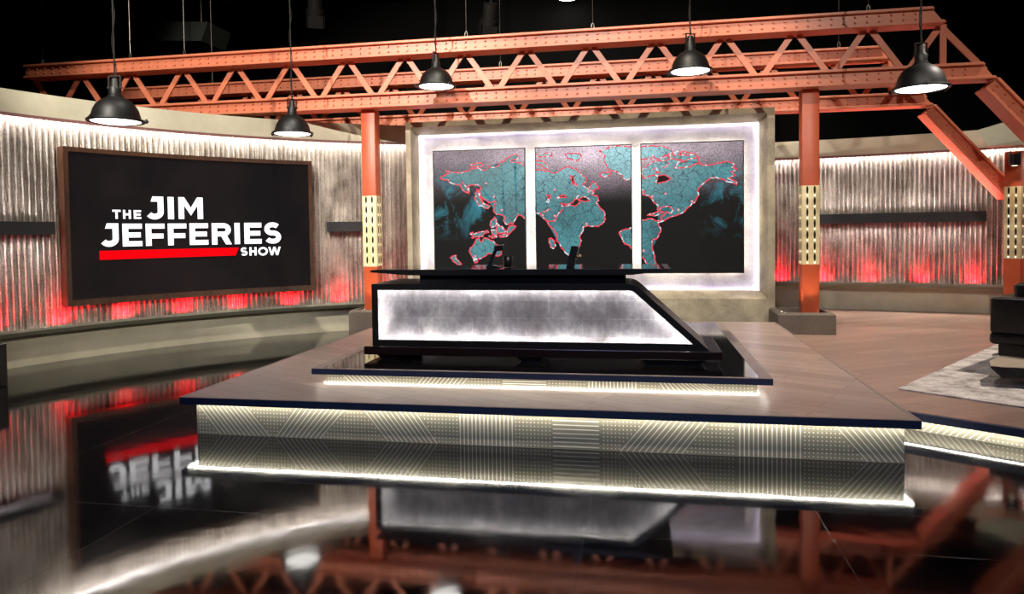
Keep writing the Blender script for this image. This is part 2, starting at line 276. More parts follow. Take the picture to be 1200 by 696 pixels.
def mk_walnut():
    n = NT('walnut_frame'); v = n.coords(scale=(3, 3, 1)); f = n.noise(v, 9, 7, .7)
    n.l(n.ramp(f, [(.3, rgb('2a180f')), (.7, rgb('553521'))]), n.b.inputs['Base Color']); n.b.inputs['Roughness'].default_value = .45
    return n.m

M = {
 'floor': mk_floor(),
 'wood': mk_wood('grey_brown_plank_flooring', 'a59184', math.radians(28)),
 'wood2': mk_wood('grey_brown_plank_flooring_diagonal', '9c8070', math.radians(-30)),
 'trim': flat('pale_wood_edging', '8c7d73', .4),
 'navy': flat('dark_navy_slab_edge', '1d2b48', .45),
 'black_gloss': flat('black_gloss_top', (.004, .004, .004, 1), .06, ior=1.7, var=.02),
 'black': flat('satin_black_lacquer', '0d0d0f', .42),
 'black_soft': flat('matt_black', '060606', .8),
 'plum': flat('dark_plum_lacquer', '1c1113', .25),
 'corr': mk_corrugated(),
 'paint': mk_wall_paint(),
 'cap_trim': flat('dusty_red_lip', '7a5452', .5),
 'ledge': flat('dark_olive_ledge', '8a8676', .5),
 'bar': flat('dark_grey_bar', '26272b', .45),
 'concrete': mk_concrete('tan_cast_concrete', '857b69', 'c2b69c'),
 'concrete_pale': mk_concrete('pale_scuffed_plaster', '8d8790', 'c4bfbf', scale=1.6, bump=.15),
 'plinth': mk_concrete('dark_brown_concrete', '5a4f46', '6f6358', bump=.2),
 'desk_panel': mk_desk_panel(),
 'skirt': flat('brushed_grey_laminate', '8b8877', .38, var=.08),
 'inlay': flat('white_inlay', 'e8e4d8', .4, var=.03),
 'steel': flat('salmon_orange_structural_paint', (.62, .19, .10, 1), .40, bump=.03, bscale=25, var=.05),
 'column': flat('orange_red_column_paint', (.50, .088, .032, 1), .38, bump=.06, var=.06),
 'cream': flat('cream_perforated_metal', 'e0cfa2', .45),
 'cable': flat('steel_cable', '77726a', .4, metal=.8),
 'lamp': flat('black_enamel', '0a0908', .5),
 'leather': flat('black_leather', '0f0d0c', .38, bump=.35, bscale=140),
 'chrome': flat('polished_chrome', 'c8c8c8', .12, metal=1.0),
 'rug': mk_rug(),
 'dark_wood': mk_walnut(),
 'map': mk_map_base(), 'land': mk_map_land(), 'coast': mk_coast(),
 'video': mk_video_panel(),
 'white_letter': glow('white_lit_letters', (1, .98, 1, 1), 1.6),
 'red_bar': glow('red_lit_bar', (1, .0, .004, 1), 1.1),
 'city': glow('pink_city_dot', (1, .35, .4, 1), 1.0),
 'led': glow('warm_white_led', (1, .93, .80, 1), 52),
 'led_riser': glow('warm_white_riser_led', (1, .93, .82, 1), 10),
 'led_wall': glow('white_wall_wash_led', (1, .95, .92, 1), 66),
 'led_low': glow('white_low_wall_led', (1, .80, .76, 1), 3),
 'led_bar': glow('white_bar_led', (1, .90, .88, 1), 130),
 'led_desk': glow('warm_desk_led', (1, .96, .88, 1), 52),
 'led_lav': glow('lavender_led', (.86, .79, 1, 1), 22),
 'led_back': glow('warm_backlight_led', (1, .90, .72, 1), 28),
 'lens': glow('lit_lamp_glass', (1, .97, .90, 1), 6),
 'dot': glow('slot_light', (1, .9, .65, 1), 2.2),
 'red_led': glow('red_uplight_lens', (1, .02, .03, 1), 5),
 'studio_black': flat('black_studio_drape', '050505', .95),
 'pipe': flat('dull_grid_pipe', '1c1a18', .6),
 'softbox': flat('dull_green_duct', '262c27', .7),
 'mug': flat('dark_grey_ceramic', '1b1a1a', .35),
 'bark': mk_concrete('rough_dark_bark', '14100e', '3a302b', scale=14, bump=.9, fine=60),
 'pale_wood': mk_wood('pale_slab_wood', 'bfae96', .4, 2.0, 4.0, .4),
 'pebble': flat('pale_pebble', 'b59a70', .6),
}

# ------------------------------------------------------------------ builders
def bx(bm, x0, x1, y0, y1, z0, z1, bev=0.0, seg=2):
    r = bmesh.ops.create_cube(bm, size=1)
    vs = r['verts']
    for v in vs:
        v.co = Vector(((x0 + x1) / 2 + v.co.x * (x1 - x0), (y0 + y1) / 2 + v.co.y * (y1 - y0), (z0 + z1) / 2 + v.co.z * (z1 - z0)))
    if bev:
        es = list({e for v in vs for e in v.link_edges})
        bmesh.ops.bevel(bm, geom=es, offset=bev, segments=seg, affect='EDGES', profile=.5)

def prism(bm, pts, axis, a, b):
    """closed outline pts (2D) extruded along axis from a to b"""
    def P(p, t):
        return Vector((t, p[0], p[1])) if axis == 'x' else Vector((p[0], t, p[1])) if axis == 'y' else Vector((p[0], p[1], t))
    A = [bm.verts.new(P(p, a)) for p in pts]; B = [bm.verts.new(P(p, b)) for p in pts]
    n = len(pts)
    bm.faces.new(A); bm.faces.new(B[::-1])
    for i in range(n): bm.faces.new((A[i], B[i], B[(i + 1) % n], A[(i + 1) % n]))

def tube(bm, p, q, r, seg=10):
    p, q = Vector(p), Vector(q); d = q - p
    m = Matrix.Translation((p + q) / 2) @ d.to_track_quat('Z', 'Y').to_matrix().to_4x4()
    bmesh.ops.create_cone(bm, cap_ends=True, segments=seg, radius1=r, radius2=r, depth=d.length, matrix=m)

def lathe(bm, prof, seg=40, c=(0, 0, 0), cap=False):
    rings = []
    for r, z in prof:
        rings.append([bm.verts.new((c[0] + r * math.cos(2 * PI * i / seg), c[1] + r * math.sin(2 * PI * i / seg), c[2] + z)) for i in range(seg)])
    for a, b in zip(rings, rings[1:]):
        for i in range(seg): bm.faces.new((a[i], a[(i + 1) % seg], b[(i + 1) % seg], b[i]))
    if cap: bm.faces.new(rings[0][::-1]); bm.faces.new(rings[-1])

def obj(name, bm, mat, parent=None, smooth=False, loc=None):
    if bm.faces: bmesh.ops.recalc_face_normals(bm, faces=bm.faces[:])
    me = bpy.data.meshes.new(name); bm.to_mesh(me); bm.free()
    me.materials.append(M[mat])
    if smooth:
        for p in me.polygons: p.use_smooth = True
    o = bpy.data.objects.new(name, me); C.objects.link(o)
    if parent: o.parent = parent
    if loc: o.location = loc
    return o

def auto_smooth(o, ang=40):
    me = o.data
    for p in me.polygons: p.use_smooth = True
    bm = bmesh.new(); bm.from_mesh(me)
    for e in bm.edges:
        if len(e.link_faces) == 2 and e.calc_face_angle(0) > math.radians(ang): e.smooth = False
    bm.to_mesh(me); bm.free()
    return o

def thing(name, label, cat, loc=(0, 0, 0), rot=(0, 0, 0), group=None):
    o = bpy.data.objects.new(name, None); C.objects.link(o); o.location = loc; o.rotation_euler = rot
    o.empty_display_size = .1
    return tag(o, label, cat, group)

def tag(o, label, cat, group=None):
    o['label'] = label; o['category'] = cat
    if group: o['group'] = group
    return o

def struct(o, label=None):
    o['kind'] = 'structure'
    if label: o['label'] = label
    return o

def copy_tree(o, parent=None):
    c = o.copy(); C.objects.link(c)
    if parent is not None: c.parent = parent
    for ch in [x for x in bpy.data.objects if x.parent == o]: copy_tree(ch, c)
    return c

def nb(): return bmesh.new()

# ------------------------------------------------------------------ room shell
b = nb(); bx(b, -16, 16, -8, 20, -.05, 0); struct(obj('floor', b, 'floor'), 'glossy black tiled studio floor reflecting the set')
b = nb(); bx(b, -16, 16, 19.8, 20, 0, 10); struct(obj('wall_back', b, 'studio_black'))
b = nb(); bx(b, -16, -15.8, -8, 20, 0, 10); struct(obj('wall_side_left', b, 'studio_black'))
b = nb(); bx(b, 15.8, 16, -8, 20, 0, 10); struct(obj('wall_side_right', b, 'studio_black'))
b = nb(); bx(b, -16, 16, -8.2, -8, 0, 10); struct(obj('wall_front', b, 'studio_black'))
b = nb(); bx(b, -16, 16, -8, 20, 10, 10.1); struct(obj('ceiling', b, 'studio_black'))

# ------------------------------------------------------------------ curved corrugated walls
def arc_band(bm, c, R, t0, t1, prof, n):
    """sweep profile (offset towards the room, z) round the arc"""
    rings = []
    for i in range(n + 1):
        t = t0 + (t1 - t0) * i / n
        rings.append([bm.verts.new((c[0] + (R - o) * math.cos(t), c[1] + (R - o) * math.sin(t), z)) for o, z in prof])
    k = len(prof)
    for a, q in zip(rings, rings[1:]):
        for i in range(k): bm.faces.new((a[i], a[(i + 1) % k], q[(i + 1) % k], q[i]))
    bm.faces.new(rings[0]); bm.faces.new(rings[-1][::-1])

def corrugation(bm, c, R, t0, t1, z0, z1, pitch=.068, amp=.021):
    n = int(R * (t1 - t0) / pitch * 8); rng = random.Random(3)
    nz = 9; prev = None
    rows = []
    for i in range(n + 1):
        t = t0 + (t1 - t0) * i / n; col = []
        ph = R * (t - t0) / pitch * 2 * PI
        for k in range(nz):
            z = z0 + (z1 - z0) * k / (nz - 1)
            rr = R - amp * math.sin(ph) + .003 * math.sin(t * 37 + k * 1.7) + .0025 * math.sin(t * 91 + k * 2.9)
            col.append(bm.verts.new((c[0] + rr * math.cos(t), c[1] + rr * math.sin(t), z)))
        if prev:
            for k in range(nz - 1): bm.faces.new((prev[k], prev[k + 1], col[k + 1], col[k]))
        prev = col

def arc_wall(name, label, c, R, t0, t1, zl, zt, zc, bars, reds, base0=0.0):
    n = max(40, int((t1 - t0) * R / .12))
    b = nb()
    arc_band(b, c, R, t0, t1, [(-.30, base0), (-.06, base0), (-.06, zl - .10), (-.05, zl - .06), (-.03, zl - .06), (-.03, zt), (-.03, zt + .02), (.13, zt + .03), (.13, zc), (-.30, zc)], n)
    w = struct(obj(name, b, 'paint'), label)
    b = nb(); corrugation(b, c, R, t0, t1, zl - .05, zt + .01); obj('corrugated_cladding', b, 'corr', w, smooth=True)
    b = nb(); arc_band(b, c, R, t0, t1, [(.118, zt - .005), (.14, zt - .005), (.14, zt + .031), (.118, zt + .031)], n); obj('cap_lip', b, 'cap_trim', w)
    b = nb(); arc_band(b, c, R, t0, t1, [(.062, zt + .012), (.10, zt + .012), (.10, zt + .024), (.062, zt + .024)], n); obj('led_strip', b, 'led_wall', w)
    b = nb(); arc_band(b, c, R, t0, t1, [(-.05, zl - .08), (.10, zl - .08), (.145, zl - .03), (.145, zl), (.125, zl), (.125, zl - .05), (-.05, zl - .05)], n); obj('ledge', b, 'ledge', w)
    b = nb(); arc_band(b, c, R, t0, t1, [(.085, zl - .048), (.105, zl - .048), (.105, zl - .036), (.085, zl - .036)], n); obj('led_strip', b, 'led_low', w)
    for a0, a1, z0, z1 in bars:
        nn = max(4, int((a1 - a0) * R / .1)); b = nb()
        arc_band(b, c, R, a0, a1, [(-.02, z0), (.11, z0), (.11, z0 + .05), (.15, z0 + .05), (.15, z0 - .0), (.158, z0 - .0), (.158, z1), (.15, z1), (.15, z1 - .05), (.11, z1 - .05), (.11, z1), (-.02, z1)], nn)
        sb = obj('wall_light_bar', b, 'bar', w)
        for zz in (z0 + .028, z1 - .036):
            b = nb(); arc_band(b, c, R, a0 + .12 / R, a1 - .12 / R, [(.114, zz), (.147, zz), (.147, zz + .008), (.114, zz + .008)], nn); obj('led_strip', b, 'led_bar', sb)
    for t in reds:
        p = Vector((c[0] + (R - .10) * math.cos(t), c[1] + (R - .10) * math.sin(t), zl - .03))
        b = nb(); bx(b, -.07, .07, -.018, .018, 0, .014, .004, 1); b.transform(Matrix.Translation(p) @ Matrix.Rotation(t + PI / 2, 4, 'Z')); obj('red_uplight', b, 'red_led', w)
        out = Vector((math.cos(t), math.sin(t), 0))
        al = bpy.data.lights.new('red_uplight_beam', 'AREA'); al.shape = 'RECTANGLE'; al.size = .13; al.size_y = .03; al.energy = 11; al.color = (1, .004, .014); al.spread = math.radians(145)
        lo = bpy.data.objects.new('red_uplight_beam', al); C.objects.link(lo); lo.location = p + Vector((0, 0, .03))
        lo.rotation_euler = (out * .28 + Vector((0, 0, .96))).to_track_quat('-Z', 'Y').to_euler()
    return w

LC = (-.992, 4.805); LR = 6.5
lw = arc_wall('wall_left', 'curved left wall of weathered corrugated steel with lit top cap', LC, LR, math.radians(97), math.radians(205), .456, 2.905, 3.20,
    [(math.radians(120.4), math.radians(125.0), 1.55, 1.70), (math.radians(157.1), math.radians(180), 1.55, 1.70)],
    [math.radians(155.4 + 7.2 + 7.2 - k * 6.6) for k in range(0, 11)])

def circ3(a, b_, c_):
    ax, ay = a; bx_, by = b_; cx, cy = c_
    d = 2 * (ax * (by - cy) + bx_ * (cy - ay) + cx * (ay - by))
    ux = ((ax**2 + ay**2) * (by - cy) + (bx_**2 + by**2) * (cy - ay) + (cx**2 + cy**2) * (ay - by)) / d
    uy = ((ax**2 + ay**2) * (cx - bx_) + (bx_**2 + by**2) * (ax - cx) + (cx**2 + cy**2) * (bx_ - ax)) / d
    return (ux, uy), math.hypot(ax - ux, ay - uy)
RC, RR = circ3((2.2, 12.55), (4.15, 12.17), (5.28, 11.78))
def rth(x): return math.acos((x - RC[0]) / RR)
rw = arc_wall('wall_right', 'curved right wall of weathered corrugated steel washed red from below', RC, RR, rth(9.0), rth(-.2), .62, 2.65, 2.95,
    [(rth(5.19), rth(2.72), 1.575, 1.73)], [rth(x) for x in (2.35, 3.02, 3.68, 4.38, 5.04, 5.75, 6.45)], base0=.155)

# ------------------------------------------------------------------ map wall
FX0, FX1, FZ1, FY = -3.458, 1.842, 3.175, 10.2
def ring(bm, o, yo, i, yi):
    """quad strip between outer rect o at depth yo and inner rect i at depth yi; rect = x0,x1,z0,z1"""
    def V(r, y): return [bm.verts.new((r[a], y, r[c])) for a, c in ((0, 2), (1, 2), (1, 3), (0, 3))]
    A, B = V(o, yo), V(i, yi)
    for k in range(4): bm.faces.new((A[k], A[(k + 1) % 4], B[(k + 1) % 4], B[k]))
mw = thing('map_wall', 'concrete framed wall with splayed recess holding the three map screens', 'wall unit', (0, 0, 0))
b = nb()
outer = (FX0, FX1, 0.0, FZ1); inner = (-3.378, 1.745, .533, 3.10); back = (-3.335, 1.672, .632, 3.012)
ring(b, outer, FY, inner, FY); ring(b, inner, FY, back, 10.46); ring(b, outer, FY, outer, 10.75)
f = [b.verts.new(p) for p in ((FX0, 10.75, 0), (FX1, 10.75, 0), (FX1, 10.75, FZ1), (FX0, 10.75, FZ1))]; b.faces.new(f)
bmesh.ops.remove_doubles(b, verts=b.verts[:], dist=1e-4)
obj('concrete_frame', b, 'concrete', mw)
b = nb(); bx(b, -3.40, 1.74, 10.53, 10.56, .56, 3.08); obj('recess_panel', b, 'concrete_pale', mw)
for r in ((-3.36, 1.70, 3.03, 3.045), (-3.36, 1.70, .60, .612)):
    b = nb(); bx(b, r[0], r[1], 10.475, 10.50, r[2], r[3]); obj('lavender_led_strip', b, 'led_lav', mw)
for x0, x1 in ((-3.365, -3.35), (1.69, 1.705)):
    b = nb(); bx(b, x0, x1, 10.475, 10.50, .61, 3.03); obj('lavender_led_strip', b, 'led_lav', mw)

# ------------------------------------------------------------------ map screens
def poly_face(bm, pts, y):
    vs = [bm.verts.new((x, y, z)) for x, z in pts]
    f = bm.faces.new(vs); bmesh.ops.triangulate(bm, faces=[f])
def outline(bm, pts, y, w, closed, lim=None):
    n = len(pts); segs = [(pts[i], pts[(i + 1) % n]) for i in range(n if closed else n - 1)]
    for (ax, az), (cx, cz) in segs:
        if lim and ((ax > lim[1] - .04 and cx > lim[1] - .04) or (ax < lim[0] + .04 and cx < lim[0] + .04)): continue
        d = Vector((cx - ax, cz - az))
        if d.length < 1e-4: continue
        d.normalize(); nx, nz = -d.y * w, d.x * w; ex, ez = d.x * w * .6, d.y * w * .6
        q = [(ax - ex + nx, az - ez + nz), (ax - ex - nx, az - ez - nz), (cx + ex - nx, cz + ez - nz), (cx + ex + nx, cz + ez + nz)]
        bm.faces.new([bm.verts.new((x, y, z)) for x, z in q])
def jag(pts, closed=True, amp=.010, seed=1):
    rng = random.Random(seed); out = []; n = len(pts)
    for i in range(n if closed else n - 1):
        a, c = pts[i], pts[(i + 1) % n]; L = math.hypot(c[0] - a[0], c[1] - a[1]); k = max(1, int(L / .035))
        for j in range(k):
            t = j / k; o = 0 if j == 0 else amp
            out.append((a[0] + (c[0] - a[0]) * t + rng.uniform(-o, o), a[1] + (c[1] - a[1]) * t + rng.uniform(-o, o)))
    if not closed: out.append(pts[-1])
    return out
SX = {1: (-3.104, -1.672), 2: (-1.526, -.100), 3: (.022, 1.466)}; SZ = (.878, 2.765)
NM = {1: 'left screen of the world map showing east Asia and Australia', 2: 'middle screen of the world map showing Europe and Africa', 3: 'right screen of the world map showing North America'}
for k in (1, 2, 3):
    x0, x1 = SX[k]; z0, z1 = SZ
    t = thing('map_screen', NM[k], 'screen', ((x0 + x1) / 2, 10.45, z0), group='three map screens in the concrete frame'); inv = Vector(t.location) * -1
    def P(name, bm, mat):
        return obj(name, bm, mat, t, loc=inv)
    b = nb(); bx(b, x0, x1, 10.445, 10.47, z0, z1); bx(b, x0 + .1, x1 - .1, 10.47, 10.53, z0 + .1, z1 - .1); P('housing', b, 'black_soft')
    for (a0, a1, c0, c1) in ((x0, x0 + .014, z0, z1), (x1 - .014, x1, z0, z1), (x0 + .014, x1 - .014, z0, z0 + .014), (x0 + .014, x1 - .014, z1 - .014, z1)):
        b = nb(); bx(b, a0, a1, 10.418, 10.445, c0, c1); P('bezel', b, 'black')
    b = nb(); bx(b, x0 + .014, x1 - .014, 10.430, 10.445, z0 + .014, z1 - .014); P('display_panel', b, 'map')
    for i, p in enumerate(LAND[k]):
        b = nb(); poly_face(b, jag(p, seed=i + 10 * k), 10.427); lm = P('land_mass', b, 'land')
        b = nb(); outline(b, jag(p, seed=i + 10 * k), 10.424, .0085, True, SX[k]); obj('coast_line', b, 'coast', lm)
        if i == 0: mainland = lm
    for i, p in enumerate(SEAS[k]):
        b = nb(); poly_face(b, jag(p, seed=50 + i, amp=.006), 10.4255); obj('inland_sea', b, 'black_soft', mainland)
        b = nb(); outline(b, jag(p, seed=50 + i, amp=.006), 10.424, .008, True); obj('coast_line', b, 'coast', mainland)
    for i, p in enumerate(INLETS[k]):
        b = nb(); outline(b, jag(p, False, seed=90 + i), 10.4235, .009, False); obj('inlet_line', b, 'coast', mainland)
    for x, z in CITIES[k]:
        b = nb(); bmesh.ops.create_circle(b, cap_ends=True, segments=12, radius=.017, matrix=Matrix.Translation((x, 10.4225, z)) @ Matrix.Rotation(PI / 2, 4, 'X'))
        P('city_dot', b, 'city')
    b = nb(); e = .03
    for (a0, a1, c0, c1) in ((x0 + e, x0 + e + .012, z0 + e, z1 - e), (x1 - e - .012, x1 - e, z0 + e, z1 - e), (x0 + e, x1 - e, z0 + e, z0 + e + .012), (x0 + e, x1 - e, z1 - e - .012, z1 - e)):
        bx(b, a0, a1, 10.472, 10.49, c0, c1)
    P('backlight_strip', b, 'led_back')

# ------------------------------------------------------------------ video screen with show title on the left wall
VR = 6.35
def cyl(s, z, off=0.0):
    th = PI - s / VR; r = VR - off
    return Vector((LC[0] + r * math.cos(th), LC[1] + r * math.sin(th), z))
def curved_box(bm, s0, s1, z0, z1, o0, o1):
    n = max(1, int((s1 - s0) / .12)); prev = None
    for i in range(n + 1):
        s = s0 + (s1 - s0) * i / n
        cur = [bm.verts.new(cyl(s, z, o)) for o, z in ((o0, z0), (o1, z0), (o1, z1), (o0, z1))]
        if prev:
            for k in range(4): bm.faces.new((prev[k], prev[(k + 1) % 4], cur[(k + 1) % 4], cur[k]))
        else: bm.faces.new(cur)
        prev = cur
    bm.faces.new(prev[::-1])
vs0, vs1, vz0, vz1 = 2.640, 5.862, .675, 2.607
vt = thing('video_screen', 'large curved screen with white show title on the left wall', 'screen', tuple(cyl((vs0 + vs1) / 2, vz0)))
vinv = Vector(vt.location) * -1
def VP(name, bm, mat): return obj(name, bm, mat, vt, loc=vinv)
b = nb(); fr = .055
curved_box(b, vs0, vs1, vz0, vz0 + fr + .02, -.13, .02); curved_box(b, vs0, vs1, vz1 - fr, vz1, -.13, .02)
curved_box(b, vs0, vs0 + fr, vz0 + fr + .02, vz1 - fr, -.13, .02); curved_box(b, vs1 - fr, vs1, vz0 + fr + .02, vz1 - fr, -.13, .02)
VP('wooden_frame', b, 'dark_wood')
b = nb(); curved_box(b, vs0 + fr, vs1 - fr, vz0 + fr + .02, vz1 - fr, -.10, -.02); VP('led_panel', b, 'video')
def stroke(bm, pts, t, off=.012):
    """mitred stroke along pts (s,z) drawn on the curved screen"""
    n = len(pts); L = []
    for i in range(n):
        a = Vector(pts[max(0, i - 1)]); c = Vector(pts[i]); e = Vector(pts[min(n - 1, i + 1)])
        d1 = (c - a).normalized() if i else (e - c).normalized(); d2 = (e - c).normalized() if i < n - 1 else d1
        d = (d1 + d2).normalized(); nn = Vector((-d.y, d.x)); k = 1 / max(.4, nn.dot(Vector((-d1.y, d1.x))))
        L.append((c + nn * t / 2 * k, c - nn * t / 2 * k))
    for (a, q), (c, e) in zip(L, L[1:]):
        bm.faces.new([bm.verts.new(cyl(p.x, p.y, off)) for p in (a, c, e, q)])
def arcp(cx, cz, rx, rz, a0, a1, n=12):
    return [(cx + rx * math.cos(math.radians(a0 + (a1 - a0) * i / n)), cz + rz * math.sin(math.radians(a0 + (a1 - a0) * i / n))) for i in range(n + 1)]
def letter(bm, ch, s0, s1, z0, z1):
    h = z1 - z0; w = s1 - s0; t = h * .245; u = h * .225
    R = lambda a, c, e, g: stroke(bm, [(a, (c + g) / 2), (e, (c + g) / 2)], g - c)  # x0,z0,x1,z1
    if ch == 'I': R(s0, z0, s1, z1)
    elif ch == 'T': R(s0, z1 - u, s1, z1); R(s0 + w / 2 - t / 2, z0, s0 + w / 2 + t / 2, z1 - u)
    elif ch == 'H': R(s0, z0, s0 + t, z1); R(s1 - t, z0, s1, z1); R(s0 + t, z0 + h / 2 - u / 2, s1 - t, z0 + h / 2 + u / 2)
    elif ch in 'EF':
        R(s0, z0, s0 + t, z1); R(s0 + t, z1 - u, s1, z1)
        m = z0 + h * (.5 if ch == 'E' else .44); R(s0 + t, m - u / 2, s1 - w * .07, m + u / 2)
        if ch == 'E': R(s0 + t, z0, s1, z0 + u)
    elif ch == 'J':
        r = w * .5; cx = s1 - t / 2 - (w - t) * .5; rx = (w - t) * .5
        stroke(bm, [(s1 - t / 2, z1)] + arcp(cx, z0 + rx * .8 + t * .5, rx, rx * .8, 0, -150), t)
        stroke(bm, [(s1 - t, z1 - u / 2), (s0 + w * .40, z1 - u / 2)], u)
        vs = [(s0 + w * .40, z1), (s0 + w * .40, z1 - u), (s0 + w * .30, z1 - u)]
        bm.faces.new([bm.verts.new(cyl(p[0], p[1], .012)) for p in vs])
    elif ch == 'M':
        R(s0, z0, s0 + t, z1); R(s1 - t, z0, s1, z1); m = (s0 + s1) / 2
        for sg in (-1, 1):
            e = s0 if sg < 0 else s1; vs = [(e, z1), (e - sg * t * 1.05, z1), (m, z0 + h * .52), (m, z0 + h * .16)]
            bm.faces.new([bm.verts.new(cyl(p[0], p[1], .0125)) for p in vs])
    elif ch == 'R':
        R(s0, z0, s0 + t, z1); hb = h * .62; rz = (hb - u) / 2; cz = z1 - hb / 2; cx = s1 - t * .6 - rz * 1.1
        stroke(bm, [(s0 + t, z1 - u / 2), (cx, z1 - u / 2)] + arcp(cx, cz, rz * 1.1, rz, 80, -80) + [(cx, z1 - hb + u / 2), (s0 + t, z1 - hb + u / 2)], u)
        vs = [(s0 + w * .44, z0 + h * .42), (s0 + w * .76, z0 + h * .42), (s1, z0), (s1 - t * 1.1, z0)]
        bm.faces.new([bm.verts.new(cyl(p[0], p[1], .0125)) for p in vs])
    elif ch == 'O':
        stroke(bm, arcp((s0 + s1) / 2, (z0 + z1) / 2, w / 2 - t / 2, h / 2 - u / 2, 0, 360, 28), u * 1.05)
    elif ch == 'S':
        k = h * .5 - u / 2; rx = w / 2 - t * .45; rz = k / 2; cx = (s0 + s1) / 2; zt_, zb_ = z1 - u / 2 - rz, z0 + u / 2 + rz
        stroke(bm, arcp(cx, zt_, rx * .96, rz, 35, 90, 5) + arcp(cx - rx * .1, zt_, rx * .86, rz, 95, 262, 10) + arcp(cx + rx * .1, zb_, rx * .88, rz, 82, -85, 10) + arcp(cx, zb_, rx, rz, -95, -152, 5), u)
    elif ch == 'W':
        for a, c in ((0, .25), (.5, .25), (.5, .75), (1, .75)):
            x0, x1 = s0 + t * .5 + (w - t) * a, s0 + t * .5 + (w - t) * c
            vs = [(x0 - t * .5, z1), (x0 + t * .5, z1), (x1 + t * .48, z0), (x1 - t * .48, z0)]
            bm.faces.new([bm.verts.new(cyl(p[0], p[1], .0122)) for p in vs])
for ch, a, e, z0, z1 in LETTERS:
    b = nb(); letter(b, ch, a, e, z0, z1)
    VP('title_letter', b, 'white_letter')
b = nb()
n = 16; top = [(3.022 + (4.795 - 3.022) * i / n, 1.3385) for i in range(n + 1)]; bot = [(3.022 + (4.750 - 3.022) * i / n, 1.226) for i in range(n + 1)]
for i in range(n): b.faces.new([b.verts.new(cyl(p[0], p[1], .012)) for p in (top[i], top[i + 1], bot[i + 1], bot[i])])
VP('title_underline', b, 'red_bar')

# ------------------------------------------------------------------ stage platforms
def clip_line(x0, z0, x1, z1): return (x0, z0), (x1, z1)
def skirt_pattern(bm, groups, y, z0, z1, lw, dot, dstep, rows, xa, xb, axis=None):
    """groups: (kind, top0, top1, bottom0, bottom1); between them rows of dots"""
    def quad(ps): bm.faces.new([bm.verts.new((p[0], y, p[1])) for p in ps])
    for g in groups:
        kd, t0, t1, b0, b1 = g[:5]; n = g[5]
        if kd == 'h':
            for i in range(n):
                z = z0 + (z1 - z0) * (i + .5) / n; quad([(t0, z - lw / 2), (t1, z - lw / 2), (t1, z + lw / 2), (t0, z + lw / 2)])
        else:
            for i in range(n):
                f = i / (n - 1); x1 = t0 + (t1 - t0) * f; x0 = b0 + (b1 - b0) * f; zz0, zz1 = z0, z1
                if x0 > xb: zz0 = z0 + (z1 - z0) * (x0 - xb) / (x0 - x1); x0 = xb
                quad([(x0 - lw / 2, zz0), (x0 + lw / 2, zz0), (x1 + lw / 2, zz1), (x1 - lw / 2, zz1)])
    x = xa + dstep
    while x < xb - dstep / 2:
        for r in range(rows):
            z = z0 + (z1 - z0) * (r + .5) / rows; f = (z - z0) / (z1 - z0); ok = True
            for g in groups:
                lo = g[3] + (g[1] - g[3]) * f; hi = g[4] + (g[2] - g[4]) * f
                if lo - dstep * .7 < x < hi + dstep * .7: ok = False
            if ok:
                q = [(x + dot * math.cos(a * PI / 3), z + dot * math.sin(a * PI / 3)) for a in range(6)]; quad(q)
        x += dstep

st = thing('stage_platform', 'wide wooden stage platform with navy edge and patterned glowing skirt', 'platform', (-.84, 7.0, 0))
def SP(root, name, bm, mat): return obj(name, bm, mat, root, loc=Vector(root.location) * -1)
b = nb(); bx(b, -3.40, 1.712, 4.70, 9.49, .247, .298); SP(st, 'slab', b, 'navy')
b = nb(); bx(b, -3.375, 1.687, 4.725, 9.49, .296, .3005); SP(st, 'plank_deck', b, 'wood')
b = nb()
for r in ((-3.40, -3.375, 4.70, 9.49), (1.687, 1.712, 4.70, 9.49), (-3.375, 1.687, 4.70, 4.725)): bx(b, r[0], r[1], r[2], r[3], .298, .3025)
SP(st, 'edge_trim', b, 'trim')
b = nb(); bx(b, -3.324, 1.647, 4.797, 9.45, 0, .247); SP(st, 'skirt', b, 'skirt')
GR = [('d', -3.318, -2.936, -3.125, -2.726, 11), ('d', -2.488, -2.113, -2.671, -2.325, 10), ('d', -1.99, -1.606, -1.797, -1.433, 11), ('v', -1.26, -.885, -1.26, -.885, 14),
      ('h', -.60, -.281, -.60, -.281, 8), ('d', .063, .452, -.136, .269, 11), ('v', .642, 1.021, .642, 1.021, 14), ('d', 1.222, 1.640, 1.43, 1.80, 11)]
b = nb(); skirt_pattern(b, GR, 4.7955, .004, .243, .0075, .0052, .0265, 9, -3.324, 1.645); SP(st, 'skirt_inlay', b, 'inlay')
b = nb(); bx(b, -3.34, 1.66, 4.758, 4.768, .2425, .2466); bx(b, -3.385, -3.365, 4.755, 9.4, .2452, .2466); bx(b, 1.67, 1.69, 4.755, 5.4, .2452, .2466); SP(st, 'led_strip', b, 'led')

